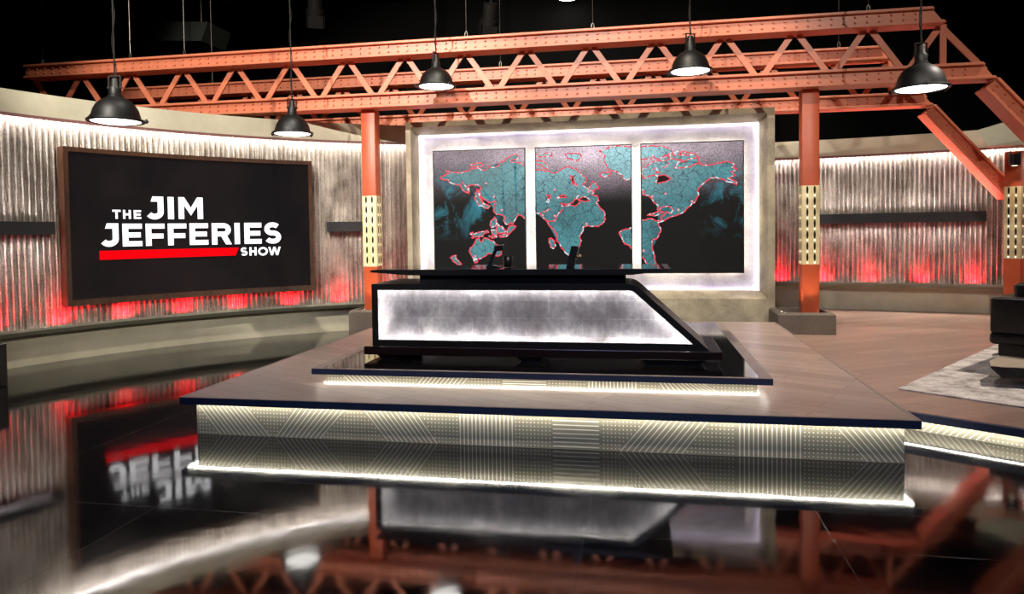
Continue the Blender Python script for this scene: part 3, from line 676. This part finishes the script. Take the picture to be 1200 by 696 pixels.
rs = thing('desk_riser', 'low upper riser with black gloss top and lit skirt under the desk', 'platform', (-.84, 6.8, .3))
b = nb(); bx(b, -2.60, .932, 5.24, 8.40, .383, .428); SP(rs, 'slab', b, 'navy')
b = nb(); bx(b, -2.52, .845, 5.275, 8.36, .426, .4302); SP(rs, 'gloss_top', b, 'black_gloss')
b = nb()
for r in ((-2.60, -2.52, 5.24, 8.40), (.845, .932, 5.24, 8.40), (-2.52, .845, 5.24, 5.275), (-2.52, .845, 8.36, 8.40)): bx(b, r[0], r[1], r[2], r[3], .427, .4315)
SP(rs, 'edge_trim', b, 'trim')
b = nb(); bx(b, -2.515, .835, 5.312, 8.33, .3007, .383); SP(rs, 'skirt', b, 'skirt')
GR2 = [('d', -2.377, -2.037, -2.292, -1.945, 10), ('d', -1.675, -1.322, -1.74, -1.385, 11), ('h', -1.05, -.711, -1.05, -.711, 4), ('v', -.385, -.035, -.385, -.035, 14), ('d', .134, .429, .183, .562, 11)]
b = nb(); skirt_pattern(b, GR2, 5.3105, .305, .381, .0065, .0045, .0265, 3, -2.515, .833); SP(rs, 'skirt_inlay', b, 'inlay')
b = nb(); bx(b, -2.57, .90, 5.252, 5.272, .3814, .3828); bx(b, -2.585, -2.57, 5.278, 8.3, .3814, .3828); bx(b, .895, .91, 5.278, 8.3, .3814, .3828); SP(rs, 'led_strip', b, 'led_riser')
b = nb(); bx(b, -2.515, .835, 5.290, 5.306, .3008, .306); bx(b, .84, .852, 5.32, 8.3, .3028, .308); bx(b, -2.532, -2.52, 5.32, 8.3, .3028, .308); SP(rs, 'led_strip', b, 'led_riser')

# seating platform, front edge turned about 33 degrees
P0 = Vector((2.004, 5.462)); PD = Vector((.832, -.555)); PN = Vector((-.555, -.832))   # PN points out of the front
sp = thing('seating_platform', 'low wooden seating platform at right with angled lit front edge', 'platform', (4.5, 8.5, 0))
def poly2(bm, pts, z0, z1): prism(bm, pts, 'z', z0, z1)
a0 = P0 - PD * .34; a1 = P0 + PD * 4.6
def outl(o):
    q0, q1 = a0 - PN * o, a1 - PN * o
    return [(q0.x, q0.y), (q1.x, q1.y), (9.0, q1.y + 1)] + [(RC[0] + (RR + .052) * math.cos(rth(x_)), RC[1] + (RR + .052) * math.sin(rth(x_))) for x_ in (9.0, 8.4, 7.7, 7.0, 6.3, 5.6, 4.9, 4.2, 3.5, 2.8, 2.0)] + [(1.86, 9.56), (1.72, 9.5), (1.72, q0.y + .1)]
b = nb(); poly2(b, outl(0), .097, .1515); SP(sp, 'slab', b, 'navy')
b = nb(); poly2(b, outl(.03), .150, .155); SP(sp, 'plank_deck', b, 'wood2')
b = nb(); poly2(b, outl(.105), 0, .097); SP(sp, 'skirt', b, 'skirt')
b = nb(); u0, u1 = a0 - PN * .05, a1 - PN * .05; u2, u3 = a1 - PN * .07, a0 - PN * .07
poly2(b, [(u.x, u.y) for u in (u0, u1, u2, u3)], .0952, .0966); SP(sp, 'led_strip', b, 'led')
b = nb(); g = []
LL = 5.0
skirt_pattern(b, [('d', .05 + k * 1.15, .45 + k * 1.15, -.05 + k * 1.15, .35 + k * 1.15, 11) for k in range(1, 4)] + [('d', .02, .76, -.06, .68, 19)], 0, .004, .094, .0075, .0052, .0265, 3, 0, LL)
q0 = a0 - PN * .1035
for v in b.verts:
    s_ = v.co.x; v.co.x, v.co.y = q0.x + PD.x * s_, q0.y + PD.y * s_
SP(sp, 'skirt_inlay', b, 'inlay')

# ------------------------------------------------------------------ desk
dk = thing('host_desk', 'black studio desk with slanted right end and glowing concrete front', 'desk', (-.85, 6.1, .43))
def DP(name, bm, mat): return SP(dk, name, bm, mat)
b = nb(); bx(b, -2.335, .634, 5.685, 6.49, .47, .54, .004); DP('base_plate', b, 'plum')
for x0, x1 in ((-2.22, -2.02), (.02, .50), (-1.0, -.8)):
    b = nb(); prism(b, [(x0 - .02, .471), (x0 + .03, .431), (x1 - .03, .431), (x1 + .02, .471)], 'y', 5.72, 6.40); DP('foot', b, 'black')
def body_outline(g=0.0, r=.06):
    # slanted right end, rounded upper right corner
    x0, x1, z0, z1 = -2.275 + g, .543, .54 + g, 1.072 - g
    sl = Vector((.543 - (-.04), .54 - 1.072)); sl.normalize(); nrm = Vector((-sl.y, sl.x)) * -1
    nrm = Vector((.532, .583)).normalized()
    p = Vector((.543, .54)) - nrm * g; t0 = (z0 - p.y) / sl.y; t1 = (z1 - p.y) / sl.y
    A = p + sl * t0; B = p + sl * t1
    q0 = Vector((B.x - r, z1)); q1 = B + sl * r
    cur = [((1 - t) ** 2 * q0 + 2 * t * (1 - t) * B + t * t * q1) for t in (0, .25, .5, .75, 1)]
    return [Vector((x0, z0)), Vector((x0, z1))] + cur + [A]
o_, i_ = body_outline(0), body_outline(.052, .03)
b = nb()
def Vt(L, y): return [b.verts.new((p.x, y, p.y)) for p in L]
y0, y1, y2 = 5.735, 5.84, 6.46
w_ = body_outline(.02, .05)
A, I, I2, W, J, K = Vt(o_, y0), Vt(i_, y0), Vt(i_, y0 + .012), Vt(w_, y0 + .012), Vt(w_, y1 + .01), Vt(o_, y2); n = len(o_)
for k in range(n):
    m = (k + 1) % n
    b.faces.new((A[k], A[m], I[m], I[k])); b.faces.new((I[k], I[m], I2[m], I2[k])); b.faces.new((I2[k], I2[m], W[m], W[k])); b.faces.new((W[k], W[m], J[m], J[k])); b.faces.new((A[k], A[m], K[m], K[k]))
b.faces.new(K); b.faces.new(J)
DP('body_shell', b, 'black')
b = nb(); prism(b, [(p.x, p.y) for p in body_outline(.022, .05)], 'y', 5.825, 5.84); DP('concrete_front_panel', b, 'desk_panel')
s_o, s_i = body_outline(.026, .045), body_outline(.046, .035)
b = nb(); A, I, J, K = Vt(s_o, 5.752), Vt(s_i, 5.752), Vt(s_i, 5.762), Vt(s_o, 5.762)
for k in range(n):
    m = (k + 1) % n
    for q in ((A[k], A[m], I[m], I[k]), (I[k], I[m], J[m], J[k]), (J[k], J[m], K[m], K[k]), (K[k], K[m], A[m], A[k])): b.faces.new(q)
DP('led_strip', b, 'led_desk')
b = nb(); prism(b, [(-1.88, 1.07), (-1.88, 1.155), (-.12, 1.155), (-.12, 1.07)], 'y', 5.86, 6.4); DP('neck', b, 'black_soft')
# desktop: thin tips, deeper middle
b = nb()
prism(b, [(-2.30, 1.187), (-2.315, 1.178), (-2.30, 1.168), (-1.95, 1.142), (-.06, 1.142), (.20, 1.172), (.255, 1.183), (.25, 1.190), (-2.28, 1.190)], 'y', 5.80, 6.66)
DP('desktop', b, 'black')
b = nb(); bx(b, -2.26, .20, 5.825, 6.63, 1.188, 1.1915); DP('gloss_desktop_inset', b, 'black_gloss')

# things on the desk
tl = thing('desk_reading_light', 'small dark angled gooseneck lamp with flat head beside the mug', 'lamp', (-1.24, 6.1, 1.1915))
b = nb(); prism(b, [(-.09, 0), (-.09, .022), (-.05, .024), (.035, .006), (.035, 0)], 'y', -.05, .05); obj('base', b, 'black', tl)
b = nb(); prism(b, [(-.082, .015), (-.058, .015), (-.012, .125), (.012, .175), (-.012, .178), (-.040, .13)], 'y', -.018, .018); obj('arm', b, 'black', tl)
b = nb(); prism(b, [(-.02, .140), (.058, .152), (.060, .198), (-.018, .188)], 'y', -.04, .04); h_ = obj('head', b, 'black', tl)
b = nb(); prism(b, [(-.018, .188), (.060, .198), (.056, .206), (-.014, .199)], 'y', -.04, .04); obj('pale_top_cap', b, 'trim', h_)
mg = thing('coffee_mug', 'dark tapered mug standing on the desk beside the small lamp', 'mug', (-1.145, 6.1, 1.1915))
b = nb(); lathe(b, [(.001, .004), (.030, .004), (.036, .03), (.046, .10), (.042, .10), (.033, .03), (.001, .012)], 28); obj('cup', b, 'mug', mg, smooth=True)
b = nb()
for i in range(8):
    a, c = math.radians(-80 + 160 * i / 8), math.radians(-80 + 160 * (i + 1) / 8)
    tube(b, (.0, .040 + .024 * math.cos(a), .055 + .028 * math.sin(a)), (.0, .040 + .024 * math.cos(c), .055 + .028 * math.sin(c)), .005, 8)
obj('handle', b, 'mug', mg)
tb = thing('tilted_tablet', 'thick black tablet leaning on the desk seen nearly edge on', 'tablet', (-.585, 6.1, 1.1915))
b = nb(); prism(b, [(-.035, 0), (.022, 0), (.072, .178), (.015, .186)], 'y', -.09, .09); bmesh.ops.bevel(b, geom=b.edges[:], offset=.004, segments=2, affect='EDGES'); obj('case', b, 'black', tb)
b = nb(); prism(b, [(-.037, .0), (-.033, 0), (.014, .184), (.010, .186)], 'y', -.08, .08); obj('glass', b, 'black_gloss', tb)
b = nb(); bmesh.ops.create_uvsphere(b, u_segments=14, v_segments=10, radius=.018, matrix=Matrix.Translation((.075, 0, .095))); tube(b, (.04, 0, .085), (.075, 0, .095), .008); o = obj('pale_knob', b, 'pebble', tb, smooth=True); o['label'] = 'pale round knob behind the tablet'

# ------------------------------------------------------------------ trusses
def ibeam(bm, L, h, w, webs=(.055,), t=.034, rivets=True, x0=0.0):
    """I beam along x from x0, height h (z 0..h), flanges w deep (y 0..w)"""
    bx(bm, x0, x0 + L, 0, w, h - t, h, .004, 1); bx(bm, x0, x0 + L, 0, w, 0, t, .004, 1)
    for y in webs: bx(bm, x0, x0 + L, y, y + .02, t, h - t)
    bx(bm, x0, x0 + L, w - .08, w - .06, t, h - t)
    if rivets:
        x = x0 + .07
        while x < x0 + L - .03:
            for z in (t + (h - 2 * t) * .25, t + (h - 2 * t) * .75):
                bmesh.ops.create_cone(bm, cap_ends=True, segments=8, radius1=.018, radius2=.011, depth=.026, matrix=Matrix.Translation((x, webs[0] - .01, z)) @ Matrix.Rotation(PI / 2, 4, 'X'))
            x += .14
def make_truss():
    t = thing('bridge_truss', '', 'truss', (0, 9.5, 3.24))
    b = nb(); ibeam(b, 12.98, .205, .30, x0=-9.42)
    for v in b.verts:
        z = v.co.z
        if v.co.x > 3.5: v.co.x = 3.56 + (.205 - z) / .205 * .16
        v.co.z += .765
    obj('top_chord', b, 'steel', t)
    b = nb(); ibeam(b, 13.5, .205, .30, x0=-9.42)
    for v in b.verts:
        if v.co.x > 4.05: v.co.x = 4.13 + (.205 - v.co.z) / .205 * .16
        v.co.z += .055
    obj('bottom_chord', b, 'steel', t)
    def bar(p, q, w=.075, name='diagonal_brace'):
        p, q = Vector(p), Vector(q); d = (q - p).normalized(); n = Vector((-d.y, d.x)) * w / 2
        b = nb(); prism(b, [tuple(v) for v in (p + n, q + n, q - n, p - n)], 'y', .20, .225); obj(name, b, 'steel', t)
    zt, zb = .77, .25; sp_ = .881
    for k in range(15):
        X = -8.57 + sp_ * k
        if k < 14: bar((X + .04, zt), (X + sp_ / 2 - .03, zb - .01))
        bar((X - .04, zt), (X - sp_ / 2 + .03, zb - .01))
    bar((-8.57 - sp_ + .04, zt), (-8.57 - sp_ / 2 - .03, zb - .01))
    bar((3.76, .79), (3.76, .24), .075, 'vertical_brace')
    bar((3.70, .80), (4.24, .19), .075, 'end_brace')
    # sloping end post
    b = nb(); ibeam(b, 1.70, .20, .30)
    ang = math.atan2(.757, .653)
    for v in b.verts:
        x, z = v.co.x, v.co.z - .20
        v.co.x = 4.31 + x * math.cos(ang) + z * math.sin(ang); v.co.z = .065 - x * math.sin(ang) + z * math.cos(ang)
    obj('end_post', b, 'steel', t)
    return t
t1 = make_truss(); t1['label'] = 'front orange steel bridge truss spanning over the desk'; t1['group'] = 'bridge trusses over the set'
t2 = copy_tree(t1); t2.location = (0, 11.36, 3.24); t2['label'] = 'rear orange steel bridge truss seen behind the front one'

# ------------------------------------------------------------------ columns and plinths
def make_column(label, x, y, z0, ztop, rotz=0.0):
    t = thing('steel_column', label, 'column', (x, y, z0), (0, 0, rotz), 'orange steel columns')
    w = .105
    b = nb(); bx(b, -w, w, -w, w, 0, ztop - z0, .012, 2)
    auto_smooth(obj('shaft', b, 'column', t))
    b = nb(); bx(b, -w - .004, w + .004, -w - .004, w + .004, 1.03 - z0, 2.06 - z0, .013, 2)
    auto_smooth(obj('perforated_sleeve', b, 'cream', t))
    bs, bl = nb(), nb(); e = w + .0045
    for k in range(7):
        z = 1.10 + k * .145 - z0
        for c in (-.045, .045):
            for face in range(4):
                def Pt(u, d, zz):
                    u, d = c + u, -(e + d)
                    a = face * PI / 2
                    return (u * math.cos(a) - d * math.sin(a), u * math.sin(a) + d * math.cos(a), zz)
                q = [Pt(math.cos(i * PI / 5) * .014, .0008, z + .03 + math.sin(i * PI / 5) * .052) for i in range(10)]
                bs.faces.new([bs.verts.new(p) for p in q])
                q = [Pt(math.cos(i * PI / 4) * .012, .0014, z - .040 + math.sin(i * PI / 4) * .012) for i in range(8)]
                bl.faces.new([bl.verts.new(p) for p in q])
    obj('sleeve_slots', bs, 'black_soft', t); obj('sleeve_glow_holes', bl, 'dot', t)
    return t
cR = make_column('orange column right of the map wall, in the open beside the stage', 2.185, 9.755, .36, 3.294)
cL = make_column('orange column between the left curved wall and the map wall', -3.838, 9.755, .36, 3.294)
make_column('orange column at the far right behind the black sofa', 5.26, 11.12, .155, 2.55, math.radians(45))

def make_plinth(label, x0, x1, y0, y1, z0, z1):
    t = thing('column_plinth', label, 'plinth', ((x0 + x1) / 2, (y0 + y1) / 2, z0), group='concrete plinths of the columns')
    hx, hy, h = (x1 - x0) / 2, (y1 - y0) / 2, z1 - z0
    b = nb()
    prof = [(0, 0), (0, h - .025), (.03, h), (.07, h), (.07, h - .07)]
    rings = [[b.verts.new((sx * (hx - o), sy * (hy - o), z)) for sx, sy in ((-1, -1), (1, -1), (1, 1), (-1, 1))] for o, z in prof]
    for a, c in zip(rings, rings[1:]):
        for i in range(4): b.faces.new((a[i], a[(i + 1) % 4], c[(i + 1) % 4], c[i]))
    b.faces.new(rings[-1]); b.faces.new(rings[0][::-1])
    obj('concrete_box', b, 'plinth', t)
    for px, py in ((-.22, -.12), (-.24, .05), (.22, -.14)):
        b = nb(); lathe(b, [(.03, h - .07), (.03, h - .035), (.022, h - .03)], 14, (px, py, 0), cap=True); u = obj('uplight_can', b, 'black', t)
        b = nb(); lathe(b, [(.022, h - .0315), (.02, h - .022), (.004, h - .016)], 14, (px, py, 0), cap=True); obj('lens', b, 'dot', u)
    return t
make_plinth('dark concrete plinth under the right column by the stage edge', 1.738, 2.428, 9.397, 10.095, .155, .429)
make_plinth('dark concrete plinth under the left column, partly behind the desk', -4.078, -3.41, 9.397, 10.095, 0, .424)
for cx in (2.185, -3.838):
    for dx, dy in ((0, -.27), (-.22 if cx > 0 else .24, -.1)):
        spot('column_uplight', (cx + dx, 9.755 + dy, .41), (cx + dx * .3, 9.755 + dy * .3, 1.3), 9, color=(1, .75, .5), angle=60, blend=.8, size=.02)
spot('column_uplight', (5.12, 10.86, 2.33), (5.24, 11.05, 1.5), 6, color=(1, .75, .5), angle=60, blend=.8, size=.02)
fx = thing('column_spotlight', 'small black spotlight fixed at the top of the far right column', 'light', (5.15, 10.92, 2.34))
b = nb(); bx(b, -.05, .05, -.05, .05, 0, .16, .01); bx(b, -.065, -.055, -.03, .03, .02, .2); bx(b, .055, .065, -.03, .03, .02, .2); obj('housing', b, 'black', fx)
b = nb(); lathe(b, [(.035, -.004), (.035, .004)], 16, cap=True); obj('lens', b, 'dot', fx)

# capped return wall at the right end, standing proud of the curved wall
b = nb()
A = [b.verts.new(p) for p in ((4.72, 11.02, 2.86), (4.83, 10.96, 2.62), (8.2, 10.6, 2.68), (8.2, 10.6, 3.2), (6.0, 10.85, 3.15), (5.3, 10.96, 3.03))]
B = [b.verts.new((v.co.x + .10, v.co.y + .20, v.co.z)) for v in A]
b.faces.new(A); b.faces.new(B[::-1])
for i in range(6): b.faces.new((A[i], B[i], B[(i + 1) % 6], A[(i + 1) % 6]))
struct(obj('trim_1', b, 'paint'), 'angled cap block over the right end of the right wall')

# ------------------------------------------------------------------ truss cables
def cable(x, y, z, label):
    t = thing('truss_cable', label, 'cable', (x, y, z), group='steel cables hanging the trusses')
    b = nb(); tube(b, (0, 0, .1), (0, 0, 9.98 - z), .004, 6); obj('wire', b, 'cable', t)
    b = nb(); 
    for i in range(12):
        a, c = 2 * PI * i / 12, 2 * PI * (i + 1) / 12
        tube(b, (.018 * math.cos(a), 0, .06 + .045 * math.sin(a)), (.018 * math.cos(c), 0, .06 + .045 * math.sin(c)), .006, 6)
    tube(b, (0, 0, 0), (0, 0, .02), .014, 8)
    obj('hook', b, 'cable', t)
for x, lb in ((-9.2, 'steel cable at the left end of the front truss'), (-7.65, 'steel cable second from the left above the front truss'), (-6.73, 'steel cable above the front truss, right of the left pendant cord'), (-2.36, 'steel cable above the front truss beside the middle pendant cord'), (-.6, 'steel cable above the front truss over the middle map screen'), (2.87, 'steel cable above the front truss near its right end')):
    cable(x, 9.65, 4.209, lb)
for x, lb in ((-7.45, 'steel cable at the left of the rear truss'), (-2.23, 'steel cable at the middle of the rear truss'), (2.99, 'steel cable at the right of the rear truss')):
    cable(x, 11.45, 4.209, lb)

# ------------------------------------------------------------------ pendant lamps
def make_pendant(label, p, rot):
    t = thing('pendant_lamp', label, 'lamp', p, (0, 0, rot), 'black industrial pendant lamps')
    b = nb()
    prof = [(.052, .345), (.058, .335), (.058, .27), (.07, .262), (.07, .248), (.085, .24), (.13, .215), (.175, .175), (.205, .12), (.222, .06), (.228, .03), (.262, .022), (.266, .010), (.262, .0), (.235, .0), (.222, .012), (.215, .05), (.19, .12), (.14, .18), (.06, .225)]
    lathe(b, prof, 48); auto_smooth(obj('shade', b, 'lamp', t), 35)
    b = nb(); lathe(b, [(.03, .43), (.036, .42), (.04, .36), (.052, .345), (.052, .30)], 24, cap=True); auto_smooth(obj('socket_cap', b, 'lamp', t))
    b = nb(); bx(b, -.062, -.054, -.012, .012, .33, .46); bx(b, .054, .062, -.012, .012, .33, .46); bx(b, -.062, .062, -.012, .012, .452, .46); bx(b, -.075, .075, -.01, .01, .335, .347); obj('yoke', b, 'lamp', t)
    b = nb(); lathe(b, [(.001, -.022), (.08, -.018), (.16, -.008), (.225, .006), (.225, .010), (.001, .010)], 40); obj('lens', b, 'lens', t, smooth=True)
    for k in range(3):
        a = 2 * PI * k / 3 + .15
        b = nb(); bx(b, .255, .30, -.02, .02, .0, .02, .004, 1); bx(b, .275, .293, -.008, .008, -.012, .032)
        for v in b.verts: x, y = v.co.x, v.co.y; v.co.x, v.co.y = x * math.cos(a) - y * math.sin(a), x * math.sin(a) + y * math.cos(a)
        obj('clamp_lug', b, 'lamp', t)
    b = nb(); tube(b, (0, 0, .42), (0, 0, 9.99 - p[2]), .008, 8)
    for i in range(40):
        a, c = i * .5, (i + 1) * .5
        tube(b, (.016 * math.cos(a), .016 * math.sin(a), .46 + i * .045), (.016 * math.cos(c), .016 * math.sin(c), .46 + (i + 1) * .045), .004, 5)
    obj('cord', b, 'black_soft', t)
    l = bpy.data.lights.new('pendant_glow', 'SPOT'); l.energy = 45; l.color = (1, .93, .8); l.spot_size = math.radians(120); l.spot_blend = .9; l.shadow_soft_size = .18
    o = bpy.data.objects.new('pendant_glow', l); C.objects.link(o); o.location = (p[0], p[1], p[2] - .04)
    return t
for lb, p, r in (('pendant lamp hanging at far left in front of the left curved wall', (-5.138, 6.251, 2.655), .2),
                 ('pendant lamp hanging lower, just left of the left orange column', (-4.475, 8.63, 2.83), .9),
                 ('pendant lamp hanging high over the left end of the map wall', (-2.659, 9.15, 3.46), 1.3),
                 ('pendant lamp hanging high over the right map screen', (.624, 8.852, 3.42), .5),
                 ('pendant lamp hanging at the right beside the end of the truss', (2.758, 7.638, 2.865), .2)):
    make_pendant(lb, p, r)

# ------------------------------------------------------------------ rug, sofa, table, black box
b = nb(); ra, rb = Vector((.60, .80)), Vector((.78, -.626)); c0 = Vector((2.10, 6.27)); pts = [c0, c0 + ra * 3.6, c0 + ra * 3.6 + rb * 3.0, c0 + rb * 3.0]
prism(b, [tuple(p) for p in pts], 'z', .1552, .167)
tag(obj('area_rug', b, 'rug'), 'distressed grey area rug under the black sofa', 'rug')
su = math.atan2(-.65, .76)
sf = thing('leather_sofa', 'black leather sofa on chrome feet at the right edge', 'sofa', (3.19, 7.19, .168), (0, 0, su))
def SF(name, mat, *a, bev=.03, seg=3, rot=None):
    b = nb(); bx(b, *a, bev, seg)
    if rot:
        for v in b.verts:
            x, z = v.co.x - rot[1], v.co.z - rot[2]; c_, s_ = math.cos(rot[0]), math.sin(rot[0]); v.co.x, v.co.z = rot[1] + x * c_ - z * s_, rot[2] + x * s_ + z * c_
    return auto_smooth(obj(name, b, mat, sf))
SF('base_frame', 'leather', .06, .92, .04, 2.0, .135, .26, bev=.01)
SF('armrest', 'leather', 0, .98, 0, .20, .34, .675); SF('armrest', 'leather', 0, .98, 1.85, 2.05, .34, .675)
SF('lower_rail', 'leather', -.005, .99, -.005, 2.055, .24, .35, bev=.035)
SF('backrest', 'leather', 0, .20, .20, 1.85, .34, .675)
SF('seat_cushion', 'leather', .20, .98, .20, 1.02, .34, .47); SF('seat_cushion', 'leather', .20, .98, 1.03, 1.85, .34, .47)
SF('back_cushion', 'leather', .17, .37, .21, 1.02, .46, .80, bev=.05, rot=(.18, .2, .46)); SF('back_cushion', 'leather', .17, .37, 1.03, 1.84, .46, .80, bev=.05, rot=(.18, .2, .46))
for x, y in ((.04, .06), (.9, .06), (.04, 1.95), (.9, 1.95)):
    b = nb(); bx(b, x - .03, x + .03, y, y + .008, 0, .135); bx(b, x - .03, x + .03, y, y + .12, 0, .008); bx(b, x - .03, x + .03, y, y + .12, .127, .135); obj('leg', b, 'chrome', sf)
pl = thing('throw_pillow', 'black leather pillow leaning on top of the sofa arm', 'pillow', (3.50, 6.97, .86), (0, 0, su))
b = nb(); bmesh.ops.create_grid(b, x_segments=12, y_segments=12, size=.5)
for v in b.verts: v.co = Vector((v.co.x * .46, 0, v.co.y * .40))
top = b.verts[:]
d = bmesh.ops.duplicate(b, geom=b.faces[:])
dup = {v for f in d['geom'] if isinstance(f, bmesh.types.BMFace) for v in f.verts}
for v in b.verts:
    u, w = v.co.x / .23, v.co.z / .20; th = .075 * max(0, (1 - u * u)) ** .4 * max(0, (1 - w * w)) ** .4
    k = 1 - .06 * (1 - abs(u)) * abs(w) - .05 * (1 - abs(w)) * abs(u); v.co.x *= k; v.co.z *= k
    v.co.y = th if v in dup else -th; v.co.z += .0
bmesh.ops.remove_doubles(b, verts=b.verts[:], dist=.002)
for v in b.verts: v.co = Vector((v.co.x + .12, v.co.y + .12, v.co.z * .55 + .10))
obj('cushion_body', b, 'leather', pl, smooth=True)
ct = thing('coffee_table', 'low live edge wood slab table with dark bark side cut by the right edge', 'table', (3.2, 6.2, .168))
rng = random.Random(5)
TP = [(x - 3.2, y - 6.2) for x, y in ((2.88, 6.467), (2.98, 6.432), (3.109, 6.418), (3.35, 6.30), (3.6, 6.08), (3.9, 5.95), (4.02, 6.12), (3.75, 6.50), (3.5, 6.75), (3.154, 6.94), (2.98, 6.72))]
b = nb(); loops = []
for z, k in ((0, .80), (.03, .90), (.065, .97), (.085, 1.0)):
    loops.append([b.verts.new((x * k + rng.uniform(-.006, .006) - .0, y * k + rng.uniform(-.006, .006), z + .077)) for x, y in TP])
for a, c in zip(loops, loops[1:]):
    for i in range(len(TP)): b.faces.new((a[i], a[(i + 1) % len(TP)], c[(i + 1) % len(TP)], c[i]))
b.faces.new(loops[0][::-1]); o = obj('bark_edge', b, 'bark', ct, smooth=True)
b = nb(); prism(b, [(x * .995, y * .995) for x, y in TP], 'z', .158, .1625); obj('slab_top', b, 'pale_wood', ct)
for x, y in ((-.1, -.05), (.25, .1), (.2, -.35)): b = nb(); tube(b, (x, y, 0), (x * .9, y * .9, .09), .02, 10); obj('leg', b, 'black', ct)
b = nb(); bx(b, -7.0, -6.37, 5.55, 6.12, 0, .44, .01); bb = obj('equipment_case', b, 'black')
tag(bb, 'low black case on the floor at the far left edge', 'case')

# ------------------------------------------------------------------ studio grid overhead
for i, (y, z) in enumerate(((7.0, 7.6), (11.0, 7.2), (14.0, 6.6))):
    b = nb(); tube(b, (-13, y, z), (11, y, z), .03, 10)
    o = tag(obj('lighting_pipe', b, 'pipe'), ('nearest', 'middle', 'farthest')[i] + ' dark horizontal lighting pipe under the ceiling', 'pipe', 'overhead lighting pipes')
b = nb(); prism(b, [(-10.1, 5.80), (-8.2, 5.66), (-8.35, 5.30), (-10.0, 5.42)], 'y', 12.5, 13.3)
dd = tag(obj('overhead_duct', b, 'softbox'), 'dull green box duct hanging in the dark above the left wall', 'duct')
for x in (-9.7, -8.6):
    b = nb(); tube(b, (x, 12.9, 5.6), (x, 12.9, 10), .012, 6); obj('hanger_rod', b, 'cable', dd)
for x, y, z, lb in ((-6.3, 13.2, 6.0, 'dark studio lamp on the grid above the second pendant'), (-2.9, 13.8, 5.75, 'dark studio lamp on the grid above the left map screen')):
    t = thing('studio_spotlight', lb, 'light', (x, y, z), (.6, 0, .4), 'unlit studio lamps on the grid')
    b = nb(); lathe(b, [(.10, .32), (.14, .3), (.14, .0), (.17, -.02), (.17, -.12)], 20); obj('housing', b, 'pipe', t)
    for k in range(4):
        b = nb(); bx(b, -.15, .15, .17, .18, -.34, -.1)
        for v in b.verts: x_, y_ = v.co.x, v.co.y; a = k * PI / 2; v.co.x, v.co.y = x_ * math.cos(a) - y_ * math.sin(a), x_ * math.sin(a) + y_ * math.cos(a)
        obj('barn_door', b, 'pipe', t)
    b = nb(); tube(b, (0, 0, .3), (0, .1, .7), .02); obj('bracket', b, 'pipe', t)
hl = thing('house_light', 'bright round ceiling light above the middle map screen', 'light', (-1.86, 19.2, 7.85))
b = nb(); lathe(b, [(.30, 0), (.32, .1), (.12, .3), (.06, .35)], 24, cap=True); obj('housing', b, 'pipe', hl)
b = nb(); lathe(b, [(.27, -.03), (.27, 0)], 24, cap=True); obj('lens', b, 'lens', hl)
b = nb(); tube(b, (0, 0, .33), (0, 0, 2.13), .02); obj('drop_rod', b, 'pipe', hl)
